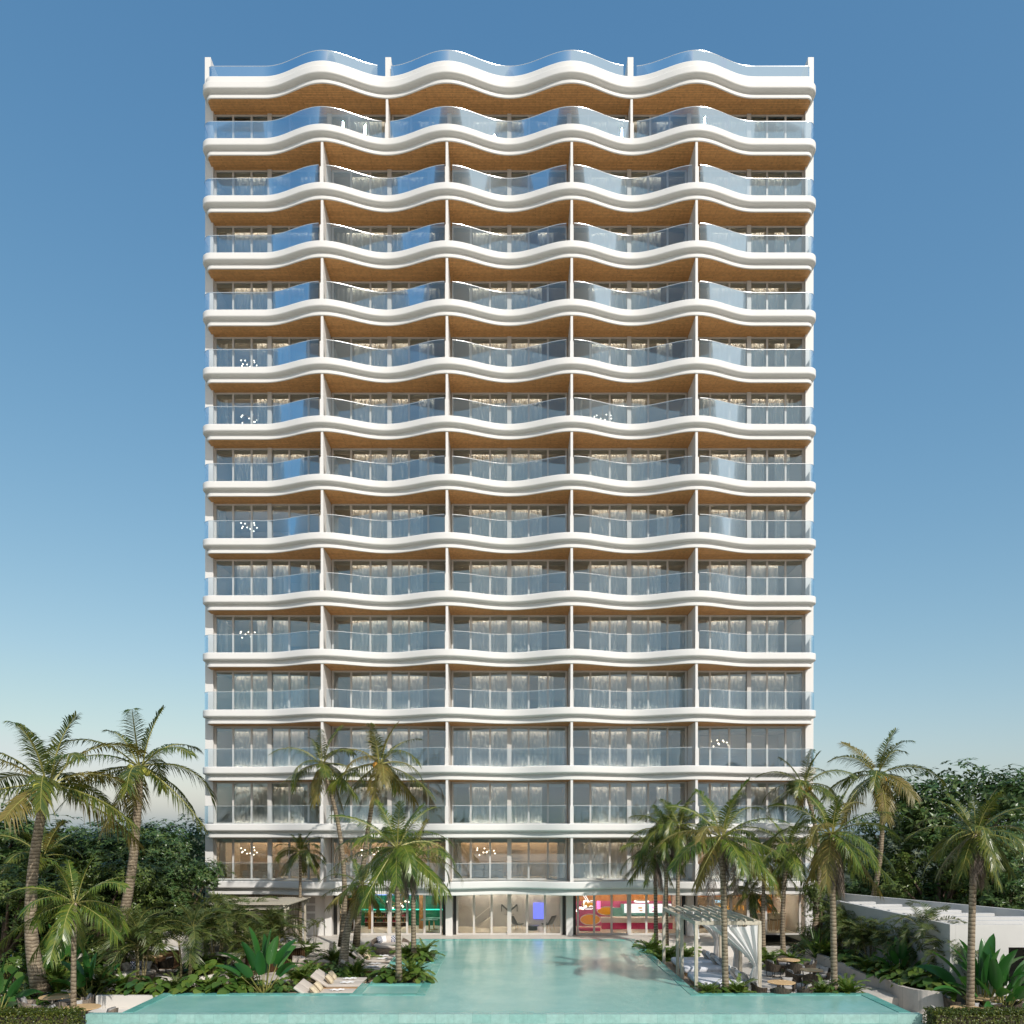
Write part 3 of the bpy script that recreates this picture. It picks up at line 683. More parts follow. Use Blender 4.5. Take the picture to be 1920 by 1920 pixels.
def lounge(label, x, rot):
    t_ = thing('lounge_chair', label, 'chair', (x, 53.2, .01), rot, 'black lobby lounge chairs')
    mb = MB(); mb.grid(lambda u, v: ((v - .5) * .62, -.35 + .75 * u if u < .6 else .1 + (u - .6) * .8, (.36 - .05 * math.sin(u * 5)) if u < .6 else .32 + (u - .6) * 1.35), 10, 4)
    me = mb.mesh('seat', M['blacksign'], True); so_ = link('seat', me, t_); md = so_.modifiers.new('thickness', 'SOLIDIFY'); md.thickness = .06
    for sx in (-.24, .24):
        for sy in (-.2, .2):
            q = MB(); q.tube([(sx, sy, .33), (sx * 1.15, sy * 1.3, 0)], .014, 6); link('leg', q.mesh('leg', M['brass']), t_)
lounge('black lounge chair to the left of the low lobby table', .45, R(120)); lounge('black lounge chair to the right of the low lobby table', 2.45, R(-120))
t_ = thing('coffee_table', 'low black round table between the two lobby chairs', 'table', (1.45, 53.1, .01))
mb = MB(); mb.lathe([(.001, .24), (.42, .24), (.42, .28), (.001, .28)], 20); link('tabletop', mb.mesh('tabletop', M['blacksign']), t_); mb = MB(); mb.lathe([(.3, 0), (.3, .238)], 16); link('base', mb.mesh('base', M['blacksign']), t_)
# sweet shop
box1('wall_panel', 3.7, 10.5, 55.4, 55.5, 0, 1.62, M['pink']); box1('wall_panel', 3.7, 10.5, 55.42, 55.52, 1.621, GH, M['orangewood'])
box1('ceiling_lining', 3.7, 10.5, 50.9, 55.4, GH - .008, GH - .002, M['orangewood'])
box1('wall_panel', 3.68, 3.74, 51.2, 55.39, .0, 1.7, M['pink'])
def disc(name, x, z, rx_, rz, y, m, label, m2):
    mb = MB(); n = 28; P_ = [(x + rx_ * math.cos(2 * PI * i / n), z + rz * math.sin(2 * PI * i / n)) for i in range(n)]
    k = len(mb.v); mb.v += [(p[0], y, p[1]) for p in P_] + [(p[0], y + .05, p[1]) for p in P_]; mb.face(*range(k, k + n))
    for i in range(n): mb.face(k + i, k + n + i, k + n + (i + 1) % n, k + (i + 1) % n)
    o = tag(link(name, mb.mesh(name, m)), label, 'wall disc', 'yellow discs on the pink shop wall')
    mb = MB(); mb.tube([(x + (rx_ + .03) * math.cos(2 * PI * i / n), y + .02, z + (rz + .03) * math.sin(2 * PI * i / n)) for i in range(n + 1)], .03, 6); link('rim', mb.mesh('rim', m2), o)
disc('wall_disc', 6.35, .98, .62, .24, 55.3, M['yellow'], 'largest yellow oval disc in the middle of the pink shop wall', M['plaster'])
disc('wall_disc', 5.1, 1.40, .40, .15, 55.3, M['yellow'], 'smaller yellow oval disc high on the pink shop wall', M['plaster'])
disc('wall_disc', 5.25, .42, .62, .32, 55.3, M['yellow'], 'yellow half oval disc low on the pink shop wall', M['plaster'])
mb = MB(); mb.prism([(7.2, 55.2), (10.4, 55.2), (10.4, 55.3), (7.2, 55.3)], 0, 1.45); n = 12
mb.prism([(6.6 + .0, 55.21), (7.2, 55.21), (7.2, 55.29), (6.6, 55.29)], 0, 1.2)
part('wall_panel', mb.mesh('wall_panel', M['tealpaint']))
ct = thing('shop_counter', 'long white sweet shop counter with hot pink front', 'counter', (7.9, 53.3, .01))
mb = MB(); mb.box(-2.1, 2.3, 0, .6, .02, .42); link('front_panel', mb.mesh('front_panel', M['hotpink']), ct); mb = MB(); mb.box(-2.15, 2.35, -.05, .65, .42, .75); link('counter_top', mb.mesh('counter_top', M['plaster'], bevel=.02), ct)
for i, x in enumerate((8.15, 9.75)):
    mb = MB(); mb.box(x - .72, x + .72, 55.1, 55.16, .88, 1.46)
    s = tag(link('menu_screen', mb.mesh('menu_screen', M['menu'])), ('white menu screen beside the teal shop arch', 'white menu screen furthest right behind the palms')[i], 'screen', 'menu screens over the shop counter')
    for j, (dx, dz, m_) in enumerate(((-.4, 1.22, M['neon_p']), (.3, 1.2, M['yellow']), (.35, 1.02, M['yellow']), (-.45, .98, M['hotpink']))):
        mb = MB(); mb.sphere((x + dx, 55.095, dz), .11 - .03 * (j > 1), 10, (1.4, .08, .45)); link('menu_picture', mb.mesh('menu_picture', m_), s)
mb = MB(); mb.tube([(.42 * math.cos(2 * PI * i / 28), .42 * math.sin(2 * PI * i / 28), 0) for i in range(29)], .05, 8)
rl = thing('ring_lamp', 'glowing ring lamp hanging from the orange shop ceiling', 'lamp', (8.15, 52.6, 1.82)); link('ring', mb.mesh('ring', M['neon_w'], True), rl)
mb = MB(); mb.lathe([(.36, -.04), (.36, .05)], 24); mb.tube([(.3, 0, .04), (0, 0, .6)], .008, 4); mb.tube([(-.3, 0, .04), (0, 0, .6)], .008, 4); link('fitting', mb.mesh('fitting', M['brass']), rl)
ns = thing('neon_sign', 'white neon drinking cup sign with pink neon letters in the shop window', 'neon sign', (4.75, 51.4, 1.62))
mb = MB(); mb.tube([(-.28, 0, .34), (-.24, 0, -.10), (-.16, 0, -.16), (.22, 0, -.16), (.30, 0, -.10), (.30, 0, .0), (.14, 0, .04), (.06, 0, -.04)], .025, 6)
mb.tube([(-.28, 0, .34), (.0, 0, .34)], .025, 6); mb.tube([(.12, 0, .34), (.34, 0, .34)], .025, 6); mb.tube([(-.2, 0, .70), (.08, 0, .24), (.0, 0, .2), (-.28, 0, .64), (-.2, 0, .70)], .02, 6)
link('cup_outline', mb.mesh('cup_outline', M['neon_w']), ns)
mb = MB()
for i in range(5): z = -.14 + i * .1; mb.tube([(.5, 0, z), (.74, 0, z), (.74, 0, z + .05), (.52, 0, z + .05), (.6, 0, z + .08)], .018, 5)
link('lettering', mb.mesh('lettering', M['neon_p']), ns)
mb = MB()
r2 = random.Random(11); pl = []
for i in range(8):
    o = thing('pendant_lamp', ('pendant lamp with glowing tip, %s along the pink side wall' % ('first', 'second', 'third', 'fourth', 'fifth', 'sixth', 'seventh', 'eighth')[i]), 'lamp', (3.98 + .13 * i, 51.6 + .42 * i, GH), 0, 'pendant lamps by the pink side wall')
    z = -r2.uniform(.5, 1.5); mb = MB(); mb.tube([(0, 0, 0), (0, 0, z)], .006, 4); link('cord', mb.mesh('cord', M['brass']), o); mb = MB(); mb.sphere((0, 0, z - .10), .032, 8, (1, 1, 2.6)); link('bulb', mb.mesh('bulb', M['bulb'], True), o)
mb = MB(); mb.box(4.3, 5.6, 52.4, 53.0, .01, .2); tag(link('bench', mb.mesh('bench', M['hotpink'], bevel=.05)), 'low red bench inside the sweet shop by the pink wall', 'bench')
# fitness room
box1('wall_panel', 10.8, 15.6, 54.0, 54.1, 0, 2.0, M['taupe']); box1('wall_panel', 10.8, 17.4, 56.5, 56.6, 0, GH, M['orangewood'])
sg = thing('wall_sign', 'gold reversed letters reading fitness on the taupe wall', 'sign', (13.9, 53.98, 1.15)); text('lettering', 'FITNESS', .42, M['gold'], sg, (0, 0, 0), True, spacing=1.35)
sg = thing('wall_sign', 'pale blue reversed lettering above the gold fitness sign', 'sign', (13.35, 53.98, 1.62)); text('lettering', 'SPORT', .24, M['signblue'], sg, (0, 0, 0), True)
cc = thing('cafe_counter', 'pale timber cafe counter at the right end of the ground floor', 'counter', (16.3, 53.2, .01))
mb = MB(); mb.box(-.9, .9, 0, .5, 0, .98); link('base', mb.mesh('base', M['bleached']), cc); mb = MB(); mb.box(-.95, .95, -.05, .55, .981, 1.03); link('counter_top', mb.mesh('counter_top', M['marble']), cc)
for i in range(3):
    s = thing('bar_stool', ('timber bar stool at the left end of the cafe counter', 'timber bar stool at the middle of the cafe counter', 'timber bar stool at the right end of the cafe counter')[i], 'stool', (15.75 + .5 * i, 52.5, .01), 0, 'stools at the cafe counter')
    mb = MB(); mb.box(-.17, .17, -.17, .17, .66, .72); link('seat', mb.mesh('seat', M['darkwood'], bevel=.02), s)
    for a in (-1, 1):
        for b in (-1, 1): q = MB(); q.tube([(a * .13, b * .13, .66), (a * .18, b * .18, 0)], .016, 5); link('leg', q.mesh('leg', M['oak']), s)
for i in range(3):
    s = thing('gym_bench', ('white padded bench left of the middle behind the fitness glass', 'white padded bench in the middle behind the fitness glass', 'white padded bench right of the middle behind the fitness glass')[i], 'bench', (12.4 + i * .95, 52.3, .01), 0, 'white benches in the fitness room')
    mb = MB(); mb.box(-.32, .32, -.2, .2, .35, .45); mb.box(-.32, .32, .16, .24, .45, .8); link('pad', mb.mesh('pad', M['plaster'], bevel=.02), s)
    mb = MB(); 
    for a in (-.26, .26): mb.tube([(a, -.1, .36), (a, -.1, 0)], .02, 6); mb.tube([(a, .15, .36), (a, .15, 0)], .02, 6)
    link('frame', mb.mesh('frame', M['frame_dark']), s)

# ------------------------------------------------------------------ plants
UP = Vector((0, 0, 1))
def frond(mb, base, az, e0, L, droop, ll, npair, w, rng, mi_leaf=0, mi_stalk=1, start=.12, hang=.35, vee=.25, n=12, rad=.02, stalk=True):
    """a feather leaf: an arching stalk with two rows of drooping blades"""
    pts = [Vector(base)]; tans = []
    tw = rng.uniform(-.25, .25)
    for i in range(n):
        t = i / n; e = e0 - droop * t ** 1.35; a = az + tw * t
        d = Vector((math.cos(a) * math.cos(e), math.sin(a) * math.cos(e), math.sin(e))); tans.append(d); pts.append(pts[-1] + d * (L / n))
    tans.append(tans[-1])
    if stalk:
        mb.cur = mi_stalk; mb.tube(pts, [rad * (1 - .85 * i / n) for i in range(n + 1)], 3, False)
    mb.cur = mi_leaf
    roll = rng.uniform(-.35, .35)
    for q in range(npair):
        t = start + (1 - start) * (q + .5) / npair; f = t * n; i = min(int(f), n - 1); p = pts[i].lerp(pts[i + 1], f - i); T = tans[i]
        side = T.cross(UP); side = side.normalized() if side.length > .05 else Vector((-math.sin(az), math.cos(az), 0)); nu = side.cross(T).normalized()
        u = (t - start) / (1 - start)
        l = ll * (.45 + .55 * math.sin(PI * min(1, u * 1.15 + .12)) if u < .75 else .9 - 1.9 * (u - .75)) * rng.uniform(.85, 1.12)
        fw = R(28 + 32 * u) + rng.uniform(-.16, .16)
        for sgn in (-1, 1):
            s2 = side * sgn
            d = (s2 * math.cos(fw) + T * math.sin(fw) + nu * (vee + roll * sgn)).normalized()
            m_ = p + d * l * .5; e_ = p + d * l * .92 - UP * l * hang * rng.uniform(.6, 1.3) 
            m_ -= UP * l * hang * .22
            wv = (T - d * T.dot(d)).normalized() * w
            k = len(mb.v)
            mb.v += [tuple(p - wv * .35), tuple(p + wv * .35), tuple(m_ + wv * .55), tuple(m_ - wv * .55), tuple(e_)]
            mb.face(k, k + 1, k + 2, k + 3); mb.face(k + 3, k + 2, k + 4)
def trunk_pts(a, b, c, n=12):
    """curve through a (base), b (middle) and c (crown)"""
    a, b, c = Vector(a), Vector(b), Vector(c); q = b * 2 - (a + c) * .5
    return [(a * (1 - t) ** 2 + q * 2 * t * (1 - t) + c * t * t) for t in [i / n for i in range(n + 1)]]
def palm(label, px, d, base, mid, crown, Lpx, seed, nf=20, old=0, skirt=False, nuts=0, nutmat='coco', rb=.16, rt=.10, leaf='frond', bark='trunk', lowest=-40, group='palm trees around the pool', ll=.24, droop=(70, 120), z0=None):
    """px rows of base, mid and crown are (x, y) in the photograph, read at distance d"""
    rng = random.Random(seed); s = d / F
    W = lambda p, dd=0: Vector(((p[0] - HX) * s, d + dd, CZ - (p[1] - HY) * s))
    b, m_, c = W(base), W(mid), W(crown)
    if z0 is not None: b.z = z0
    root = thing('palm_tree', label, 'palm tree', b, 0, group)
    T = MB(); pts = [p - b for p in trunk_pts(b, m_, c)]; n = len(pts)
    T.tube(pts, [rt + (rb - rt) * (1 - i / (n - 1)) ** 1.4 + (.05 * rb / .16 * math.exp(-i * .9)) for i in range(n)], 12)
    link('trunk', T.mesh('trunk', M[bark], True), root)
    C = MB(); L = Lpx * s; top = pts[-1]
    for i in range(nf):
        u = (i + .5) / nf; az = i * 2.39996 + rng.uniform(-.25, .25)
        e0 = R(82 - (82 - lowest) * u ** .85) + rng.uniform(-.12, .12)
        dr = R(droop[0] + (droop[1] - droop[0]) * rng.random()) * (.28 + .72 * math.sin(PI * min(1, max(0, u * 1.1))))
        if e0 < 0: dr *= .6
        Lf = L * rng.uniform(.88, 1.12) * (.8 if u < .12 else 1)
        frond(C, top + Vector((math.cos(az), math.sin(az), 0)) * rt * .7, az, e0, Lf, dr, L * ll, max(30, int(34 + L * 5)), .020 + .0065 * L, rng,
              2 if (u > .86 and old) or rng.random() < old * .10 else 0, 1, hang=.45 + .4 * u, vee=.3 - .2 * u, rad=.012 * L)
    C.cur = 1
    link('crown', C.mesh('crown', [M[leaf], M['rachis'], M['frond_old']]), root)
    if skirt:
        S = MB()
        for i in range(7):
            az = rng.uniform(-2.6, 1.2)
            frond(S, top - Vector((0, 0, rt * 1.2)), az, R(-52 - 25 * rng.random()), L * rng.uniform(.62, .95), R(30), L * .16, 30, .025, rng, 0, 0, hang=.75, vee=-.1, rad=.02)
        link('dry_fronds', S.mesh('dry_fronds', M['dry']), root)
    if nuts:
        for i in range(nuts):
            a = -PI / 2 + rng.uniform(-1.7, 1.7); r = rt + .10
            q = MB(); q.sphere((0, 0, 0), .145, 12, (1, 1, 1.2))
            link('coconut', q.mesh('coconut', M[nutmat], True), root, top + Vector((math.cos(a) * (r + .14), math.sin(a) * (r + .20), -.08 - .34 * rng.random())))
    return root
#      label, -, d, base, mid, crown, Lpx, seed
palm('tall coconut palm leaning at the far left with big yellow coconuts', 0, 34, (78, 1862), (58, 1690), (90, 1470), 188, 1, 17, 1, nuts=9, rb=.30, rt=.17, lowest=-25)
palm('coconut palm leaning left of the tower with small yellow coconuts', 0, 38.5, (205, 1800), (243, 1660), (262, 1436), 162, 2, 16, 1, nuts=8, rb=.28, rt=.17, lowest=-45)
palm('short palm with straight ringed trunk rising behind the left hedge', 0, 30.2, (138, 1916), (138, 1800), (140, 1692), 128, 3, 18, 0, rb=.10, rt=.085, leaf='frond2', lowest=-50, z0=-.9)
palm('dim palm with thin trunk behind the far left coconut palm', 0, 41, (83, 1815), (84, 1720), (80, 1605), 105, 4, 16, 1, rb=.12, rt=.09, lowest=-35)
palm('slender bent palm with loose crown in front of the left balconies', 0, 42.5, (640, 1775), (642, 1600), (604, 1432), 92, 5, 17, 1, rb=.15, rt=.09, lowest=-50)
palm('tallest palm before the tower with one orange coconut', 0, 43.5, (668, 1775), (684, 1600), (712, 1432), 112, 6, 18, 1, nuts=2, nutmat='coco_or', rb=.16, rt=.10, lowest=-45)
palm('large bright green palm with dry skirt in the left pool planter', 0, 34.6, (748, 1832), (746, 1700), (745, 1588), 128, 7, 22, 0, True, rb=.12, rt=.10, leaf='frond2', lowest=-45, z0=.05)
palm('palm with straight striped trunk in the further left pool planter', 0, 41, (776, 1797), (775, 1700), (775, 1610), 92, 8, 17, 1, rb=.12, rt=.10, leaf='frond2', lowest=-55, z0=.05)
palm('squat leaning palm with thick pale trunk beside the loungers', 0, 39.5, (644, 1822), (652, 1740), (677, 1658), 78, 9, 17, 1, rb=.24, rt=.12, leaf='frond2', bark='trunk_pale', lowest=-55, z0=LD)
palm('small neat palm before the lower left windows', 0, 46.2, (563, 1772), (563, 1680), (563, 1597), 56, 10, 22, 0, rb=.10, rt=.07, lowest=-50, z0=0)
palm('leftmost palm of the close trio behind the cabanas', 0, 46.4, (1230, 1762), (1229, 1680), (1226, 1602), 72, 11, 18, 0, True, rb=.12, rt=.09, lowest=-50, z0=LD)
palm('middle palm of the close trio behind the cabanas', 0, 45.6, (1250, 1775), (1249, 1660), (1250, 1556), 82, 12, 20, 0, True, rb=.12, rt=.09, leaf='frond2', lowest=-45, z0=LD)
palm('rightmost palm of the close trio behind the cabanas', 0, 44.9, (1272, 1780), (1271, 1660), (1274, 1548), 84, 13, 20, 0, False, rb=.12, rt=.09, lowest=-45, z0=LD)
palm('large palm with dry skirt standing in front of the cabanas', 0, 32.9, (1361, 1840), (1357, 1690), (1353, 1568), 132, 14, 22, 1, True, rb=.12, rt=.11, leaf='frond2', lowest=-50, z0=LD)
palm('small dark palm half hidden behind the cabana roof', 0, 45.5, (1409, 1780), (1409, 1730), (1408, 1672), 58, 15, 17, 0, rb=.11, rt=.09, lowest=-50, z0=LD)
palm('palm rising between the cabanas and the cafe window', 0, 44.2, (1432, 1790), (1431, 1700), (1434, 1612), 82, 16, 18, 1, rb=.12, rt=.09, lowest=-55, z0=LD)
palm('palm with lit ringed trunk right of the fitness sign', 0, 43.6, (1470, 1795), (1468, 1700), (1478, 1590), 96, 17, 20, 0, rb=.13, rt=.10, leaf='frond2', lowest=-50, z0=LD)
palm('tall curved coconut palm against the right corner of the tower', 0, 46.8, (1518, 1785), (1536, 1620), (1507, 1472), 92, 18, 17, 1, nuts=4, nutmat='coco_or', rb=.15, rt=.10, lowest=-40, z0=LD)
palm('tall curved coconut palm behind the white pavilion roof', 0, 50, (1618, 1760), (1652, 1590), (1645, 1452), 118, 19, 17, 1, nuts=4, nutmat='coco_or', rb=.17, rt=.11, lowest=-50)
palm('large palm with dry skirt on the right corner of the pool', 0, 32.9, (1565, 1862), (1562, 1710), (1559, 1562), 128, 20, 22, 1, True, rb=.12, rt=.11, leaf='frond2', lowest=-50, z0=LD)
palm('dark full palm with dry skirt standing behind the right hedge', 0, 30.4, (1819, 1912), (1822, 1740), (1828, 1562), 112, 21, 26, 0, True, rb=.13, rt=.11, lowest=-60, z0=-.9)

def leaf_quad(mb, p, d, nrm, l, w, fold=.12):
    """pointed leaf of four small faces"""
    s = d.cross(nrm).normalized() * w * .5; n = nrm * l * fold; k = len(mb.v)
    a, b, e = p, p + d * l * .45, p + d * l - n * 1.2
    mb.v += [tuple(a), tuple(b + s + n * .5), tuple(b - s + n * .5), tuple(e), tuple(b)]
    mb.face(k, k + 1, k + 4); mb.face(k, k + 4, k + 2); mb.face(k + 1, k + 3, k + 4); mb.face(k + 4, k + 3, k + 2)
def tree_mesh(seed, r, h, nclump, ll, matname, bare=.0):
    """tapered trunk and limbs; crown of many drooping leaf rosettes spread through lobes"""
    rng = random.Random(seed); lobes = []
    for i in range(9):
        a = rng.uniform(0, 6.28); rr = r * rng.uniform(.25, .72); z = h * rng.uniform(.42, .86)
        lobes.append((Vector((rr * math.cos(a), rr * math.sin(a), z)), r * rng.uniform(.30, .5)))
    lobes.append((Vector((0, 0, h * .88)), r * .42))
    for i in range(5):
        a = i * 1.26 + rng.uniform(-.4, .4); lobes.append((Vector((r * .6 * math.cos(a), r * .6 * math.sin(a), h * .25)), r * .42))
    T = MB(); T.tube([(0, 0, 0), (.1, .05, h * .25), (0, 0, h * .55)], [r * .07, r * .055, r * .03], 9)
    for c, lr in lobes[:9]: T.tube([(.05, 0, h * .2), tuple(c * .55 + Vector((0, 0, h * .1))), tuple(c)], [r * .035, r * .02, r * .008], 6)
    C = MB()
    for i in range(nclump):
        c, lr = lobes[rng.randrange(len(lobes))]
        v = Vector((rng.gauss(0, 1), rng.gauss(0, 1), rng.gauss(0, 1))).normalized()
        rad = lr * (rng.random() ** .45) * rng.uniform(.9, 1.12); p = c + Vector((v.x, v.y, v.z * .85)) * rad
        if p.z < .15: continue
        ax = (v + UP * .5).normalized(); t1 = ax.orthogonal().normalized(); t2 = ax.cross(t1)
        nl = rng.randrange(4, 8); ph = rng.uniform(0, 6.28)
        for q in range(nl):
            a = ph + q * 2.4; d = (ax * rng.uniform(-.1, .6) + (t1 * math.cos(a) + t2 * math.sin(a)) - UP * rng.uniform(0, .5)).normalized()
            nr = (ax + UP * .5 - d * (ax + UP * .5).dot(d)).normalized(); l = ll * rng.uniform(.7, 1.25)
            leaf_quad(C, p + ax * .05 * q * ll, d, nr, l, l * .42)
    return T.mesh('trunk', M['bark'], True), C.mesh('crown', M[matname])
tm = [tree_mesh(31, 4.0, 9.5, 1500, .36, 'tree'), tree_mesh(32, 4.0, 9.0, 1450, .33, 'tree'), tree_mesh(33, 4.0, 9.0, 1600, .30, 'tree2'), tree_mesh(34, 4.0, 10, 1500, .38, 'tree')]
def tree(label, px, top, d, r, v, rot, zb=LD, group='broadleaf trees behind the garden'):
    h = (9.5, 9.0, 9.0, 10)[v] * 1.0; z = zat(top, d) - zb
    t_ = thing('broadleaf_tree', label, 'tree', ((px - HX) * d / F, d, zb), rot, group)
    t_.scale = (r / 4.0, r / 4.0, z / (h * 1.02))
    link('trunk', tm[v][0], t_); link('crown', tm[v][1], t_)
tree('dense tree at the far left edge behind the tallest coconut palm', -30, 1500, 42, 5.2, 0, 0)
tree('dark tree between the two left coconut palms', 110, 1535, 44, 4.6, 1, 1)
tree('glossy leaved tree behind the leaning coconut palm trunk', 215, 1528, 47, 4.3, 3, 2)
tree('glossy bright tree left of the tower base', 300, 1560, 46.5, 3.6, 0, 4)
tree('dark tree touching the left side of the tower', 352, 1532, 56, 3.6, 1, 5)
tree('low bushy tree under the left coconut palms', 175, 1600, 40.5, 3.2, 2, 3)
tree('low shadowy tree at the left edge of the garden', 10, 1620, 38, 3.6, 2, 2)
tree('bright low tree in front of the left tower wall', 335, 1600, 44.5, 2.6, 3, 1)
tree('tallest tree right of the tower with loose top sprays', 1795, 1425, 52, 5.2, 3, 0)
tree('tall tree at the right edge of the view', 1910, 1450, 57, 5.2, 0, 1)
tree('tree left of the tallest one behind the pavilion', 1700, 1500, 55, 4.4, 1, 2)
tree('tree close to the right side of the tower', 1600, 1580, 58, 3.6, 2, 5)
tree('dense lower tree over the middle of the pavilion roof', 1760, 1555, 49.5, 3.8, 2, 3)
tree('dense lower tree behind the right end of the pavilion', 1880, 1540, 46.5, 4.4, 1, 4)
tree('low tree right of the curved palm behind the pavilion', 1660, 1620, 53, 3.0, 0, 2)
tree('small tree in the gap between tower and pavilion', 1540, 1640, 47.6, 1.5, 2, 0)
# far wood on the horizon
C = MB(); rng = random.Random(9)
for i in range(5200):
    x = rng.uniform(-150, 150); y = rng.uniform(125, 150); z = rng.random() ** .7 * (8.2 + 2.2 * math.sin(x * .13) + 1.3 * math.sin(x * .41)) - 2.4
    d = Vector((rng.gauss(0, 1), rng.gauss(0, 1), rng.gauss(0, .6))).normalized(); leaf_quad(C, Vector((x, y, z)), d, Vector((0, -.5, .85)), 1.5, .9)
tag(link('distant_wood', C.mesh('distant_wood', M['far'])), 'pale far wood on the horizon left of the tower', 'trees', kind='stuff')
# trees on the seaward side, seen only as reflections in the glass
for i, (x, y, s) in enumerate(((-26, -22, 1.3), (-9, -30, 1.05), (11, -26, 1.2), (27, -20, 1.35))):
    pass

# small feathery palms in clumps, ferns, broad leaved plants, banana-like plants
def areca_mesh(seed, h, ns):
    rng = random.Random(seed); S = MB(); C = MB()
    for i in range(ns):
        a = i * 2.4 + rng.uniform(-.3, .3); lean = rng.uniform(.06, .26); hs = h * rng.uniform(.35, .72)
        top = Vector((math.cos(a) * lean * hs, math.sin(a) * lean * hs, hs)); b = Vector((math.cos(a) * .12, math.sin(a) * .12, 0))
        S.tube([b, b.lerp(top, .5) + Vector((math.cos(a), math.sin(a), 0)) * -.03, top], [.035, .03, .024], 7)
        for q in range(8):
            az = q * 2.4 + rng.uniform(-.4, .4); frond(C, top, az, R(75 - 9 * q + rng.uniform(-8, 8)), h * rng.uniform(.36, .5), R(rng.uniform(75, 120)), h * .15, 26, .024, rng, 0, 1, start=.15, hang=.25, vee=.35, n=8, rad=.010)
    return S.mesh('stems', M['stem'], True), C.mesh('foliage', [M['areca'], M['rachis']])
ar = [areca_mesh(41, 3.0, 5), areca_mesh(42, 3.0, 6), areca_mesh(43, 3.0, 3), areca_mesh(44, 3.0, 2)]
def areca(label, px, d, top, v, rot=0, zb=LD, group='feathery clump palms'):
    sc_ = (zat(top, d) - zb) / 2.85
    t_ = thing('areca_palm', label, 'palm', ((px - HX) * d / F, d, zb), rot, group, sc_); link('stems', ar[v][0], t_); link('foliage', ar[v][1], t_)
areca('feathery palm clump with pale stems behind the left planting bed', 262, 36.2, 1675, 0, 0)
areca('feathery palm clump left of the garden patio', 222, 38.5, 1690, 1, 2)
areca('tall feathery palm with one pale stem beside the patio', 348, 36.5, 1655, 2, 1)
areca('feathery palm clump at the left tower corner', 405, 39.5, 1665, 1, 3)
areca('feathery palm before the left end of the pergola', 452, 43.6, 1660, 0, 4)
areca('feathery palm standing in front of the pergola roof', 515, 40.6, 1692, 1, 5)
areca('drooping feathery palm over the bar counter', 470, 38.6, 1712, 2, 0)
areca('feathery palm hiding the left wall behind the bar', 375, 43.5, 1680, 0, 2)
areca('shaded feathery palm at the near end of the pavilion side wall', 1600, 42.4, 1700, 0, 1)
areca('shaded feathery palm beside the agave', 1575, 44.0, 1690, 1, 2)
areca('shaded feathery palm along the middle of the pavilion wall', 1632, 40.2, 1712, 1, 4)
areca('feathery palm clump right of the thin dark one by the pavilion', 1705, 37.0, 1712, 0, 2.4, LD + .3)
areca('feathery palm clump at the near corner of the pavilion', 1790, 34.3, 1742, 1, 1.2, LD)
areca('thin dark feathery palm before the pavilion wall', 1668, 38.6, 1708, 2, 3)
areca('feathery palm with tall bare stem crossing the pavilion roof edge', 1744, 35.4, 1695, 3, 2)
areca('feathery palm with pale bare stem right of the dark tall one', 1764, 34.8, 1728, 3, 5)
areca('tiny feathery palm in a pot by the niche wall', 590, 47.2, 1722, 3, 0, 0)

def fern_mesh(seed, r, mat1, n=20, w=.045):
    rng = random.Random(seed); C = MB()
    for i in range(n):
        az = i * 2.39996; u = i / n; frond(C, (0, 0, .02), az, R(86 - 48 * u) + rng.uniform(-.1, .1), r * rng.uniform(.85, 1.25), R(rng.uniform(60, 105)), r * .24, 17, w, rng, 0, 1, start=.12, hang=.2, vee=.2, n=7, rad=.008)
    return C.mesh('fern', [M[mat1], M['rachis']])
def broad_mesh(seed, r, mat1, n=26, ll=.42):
    rng = random.Random(seed); C = MB()
    for i in range(n):
        az = i * 2.4 + rng.uniform(-.3, .3); rr = r * math.sqrt((i + .5) / n); z = r * (.95 - .55 * (rr / r) ** 1.5) * rng.uniform(.75, 1.1)
        p = Vector((rr * math.cos(az), rr * math.sin(az), z)); C.cur = 1; C.tube([(p.x * .15, p.y * .15, 0), tuple(p * .6 + Vector((0, 0, z * .25))), tuple(p)], .008, 3, False); C.cur = 0
        d = (Vector((math.cos(az), math.sin(az), rng.uniform(-.75, .1)))).normalized(); nr = (UP - d * UP.z * d.z).normalized()
        l = ll * rng.uniform(.7, 1.25); s = d.cross(nr).normalized(); k0 = len(C.v)
        for q, (tt, ww) in enumerate(((0, .1), (.18, .62), (.42, .66), (.72, .42), (1, .02))):
            c = p + d * l * (tt - .15) - UP * l * .28 * tt * tt
            C.v += [tuple(c - s * l * ww * .62 + nr * .04 * l), tuple(c), tuple(c + s * l * ww * .62 + nr * .04 * l)]
        for q in range(4):
            for a in (0, 1): C.face(k0 + q * 3 + a, k0 + q * 3 + a + 1, k0 + q * 3 + a + 4, k0 + q * 3 + a + 3)
    return C.mesh('broad_plant', [M[mat1], M['rachis']], True)
fe = [fern_mesh(51, 1.0, 'fern', 30), fern_mesh(52, 1.0, 'fern', 26, .055), fern_mesh(53, 1.0, 'areca', 26, .05), broad_mesh(54, .85, 'broad', 44, .40), broad_mesh(55, .85, 'fern', 40, .46), broad_mesh(56, .85, 'broad', 54, .32)]
def shrub(label, px, d, size, v, rot=0, zb=LD, group='ferns and broad leaved plants in the garden beds'):
    nm = 'fern_plant' if v < 3 else 'broad_leaved_plant'
    return single(nm, fe[v], label, 'plant', ((px - HX) * d / F, d, zb), rot, group, size * 1.15)
BL = -.22
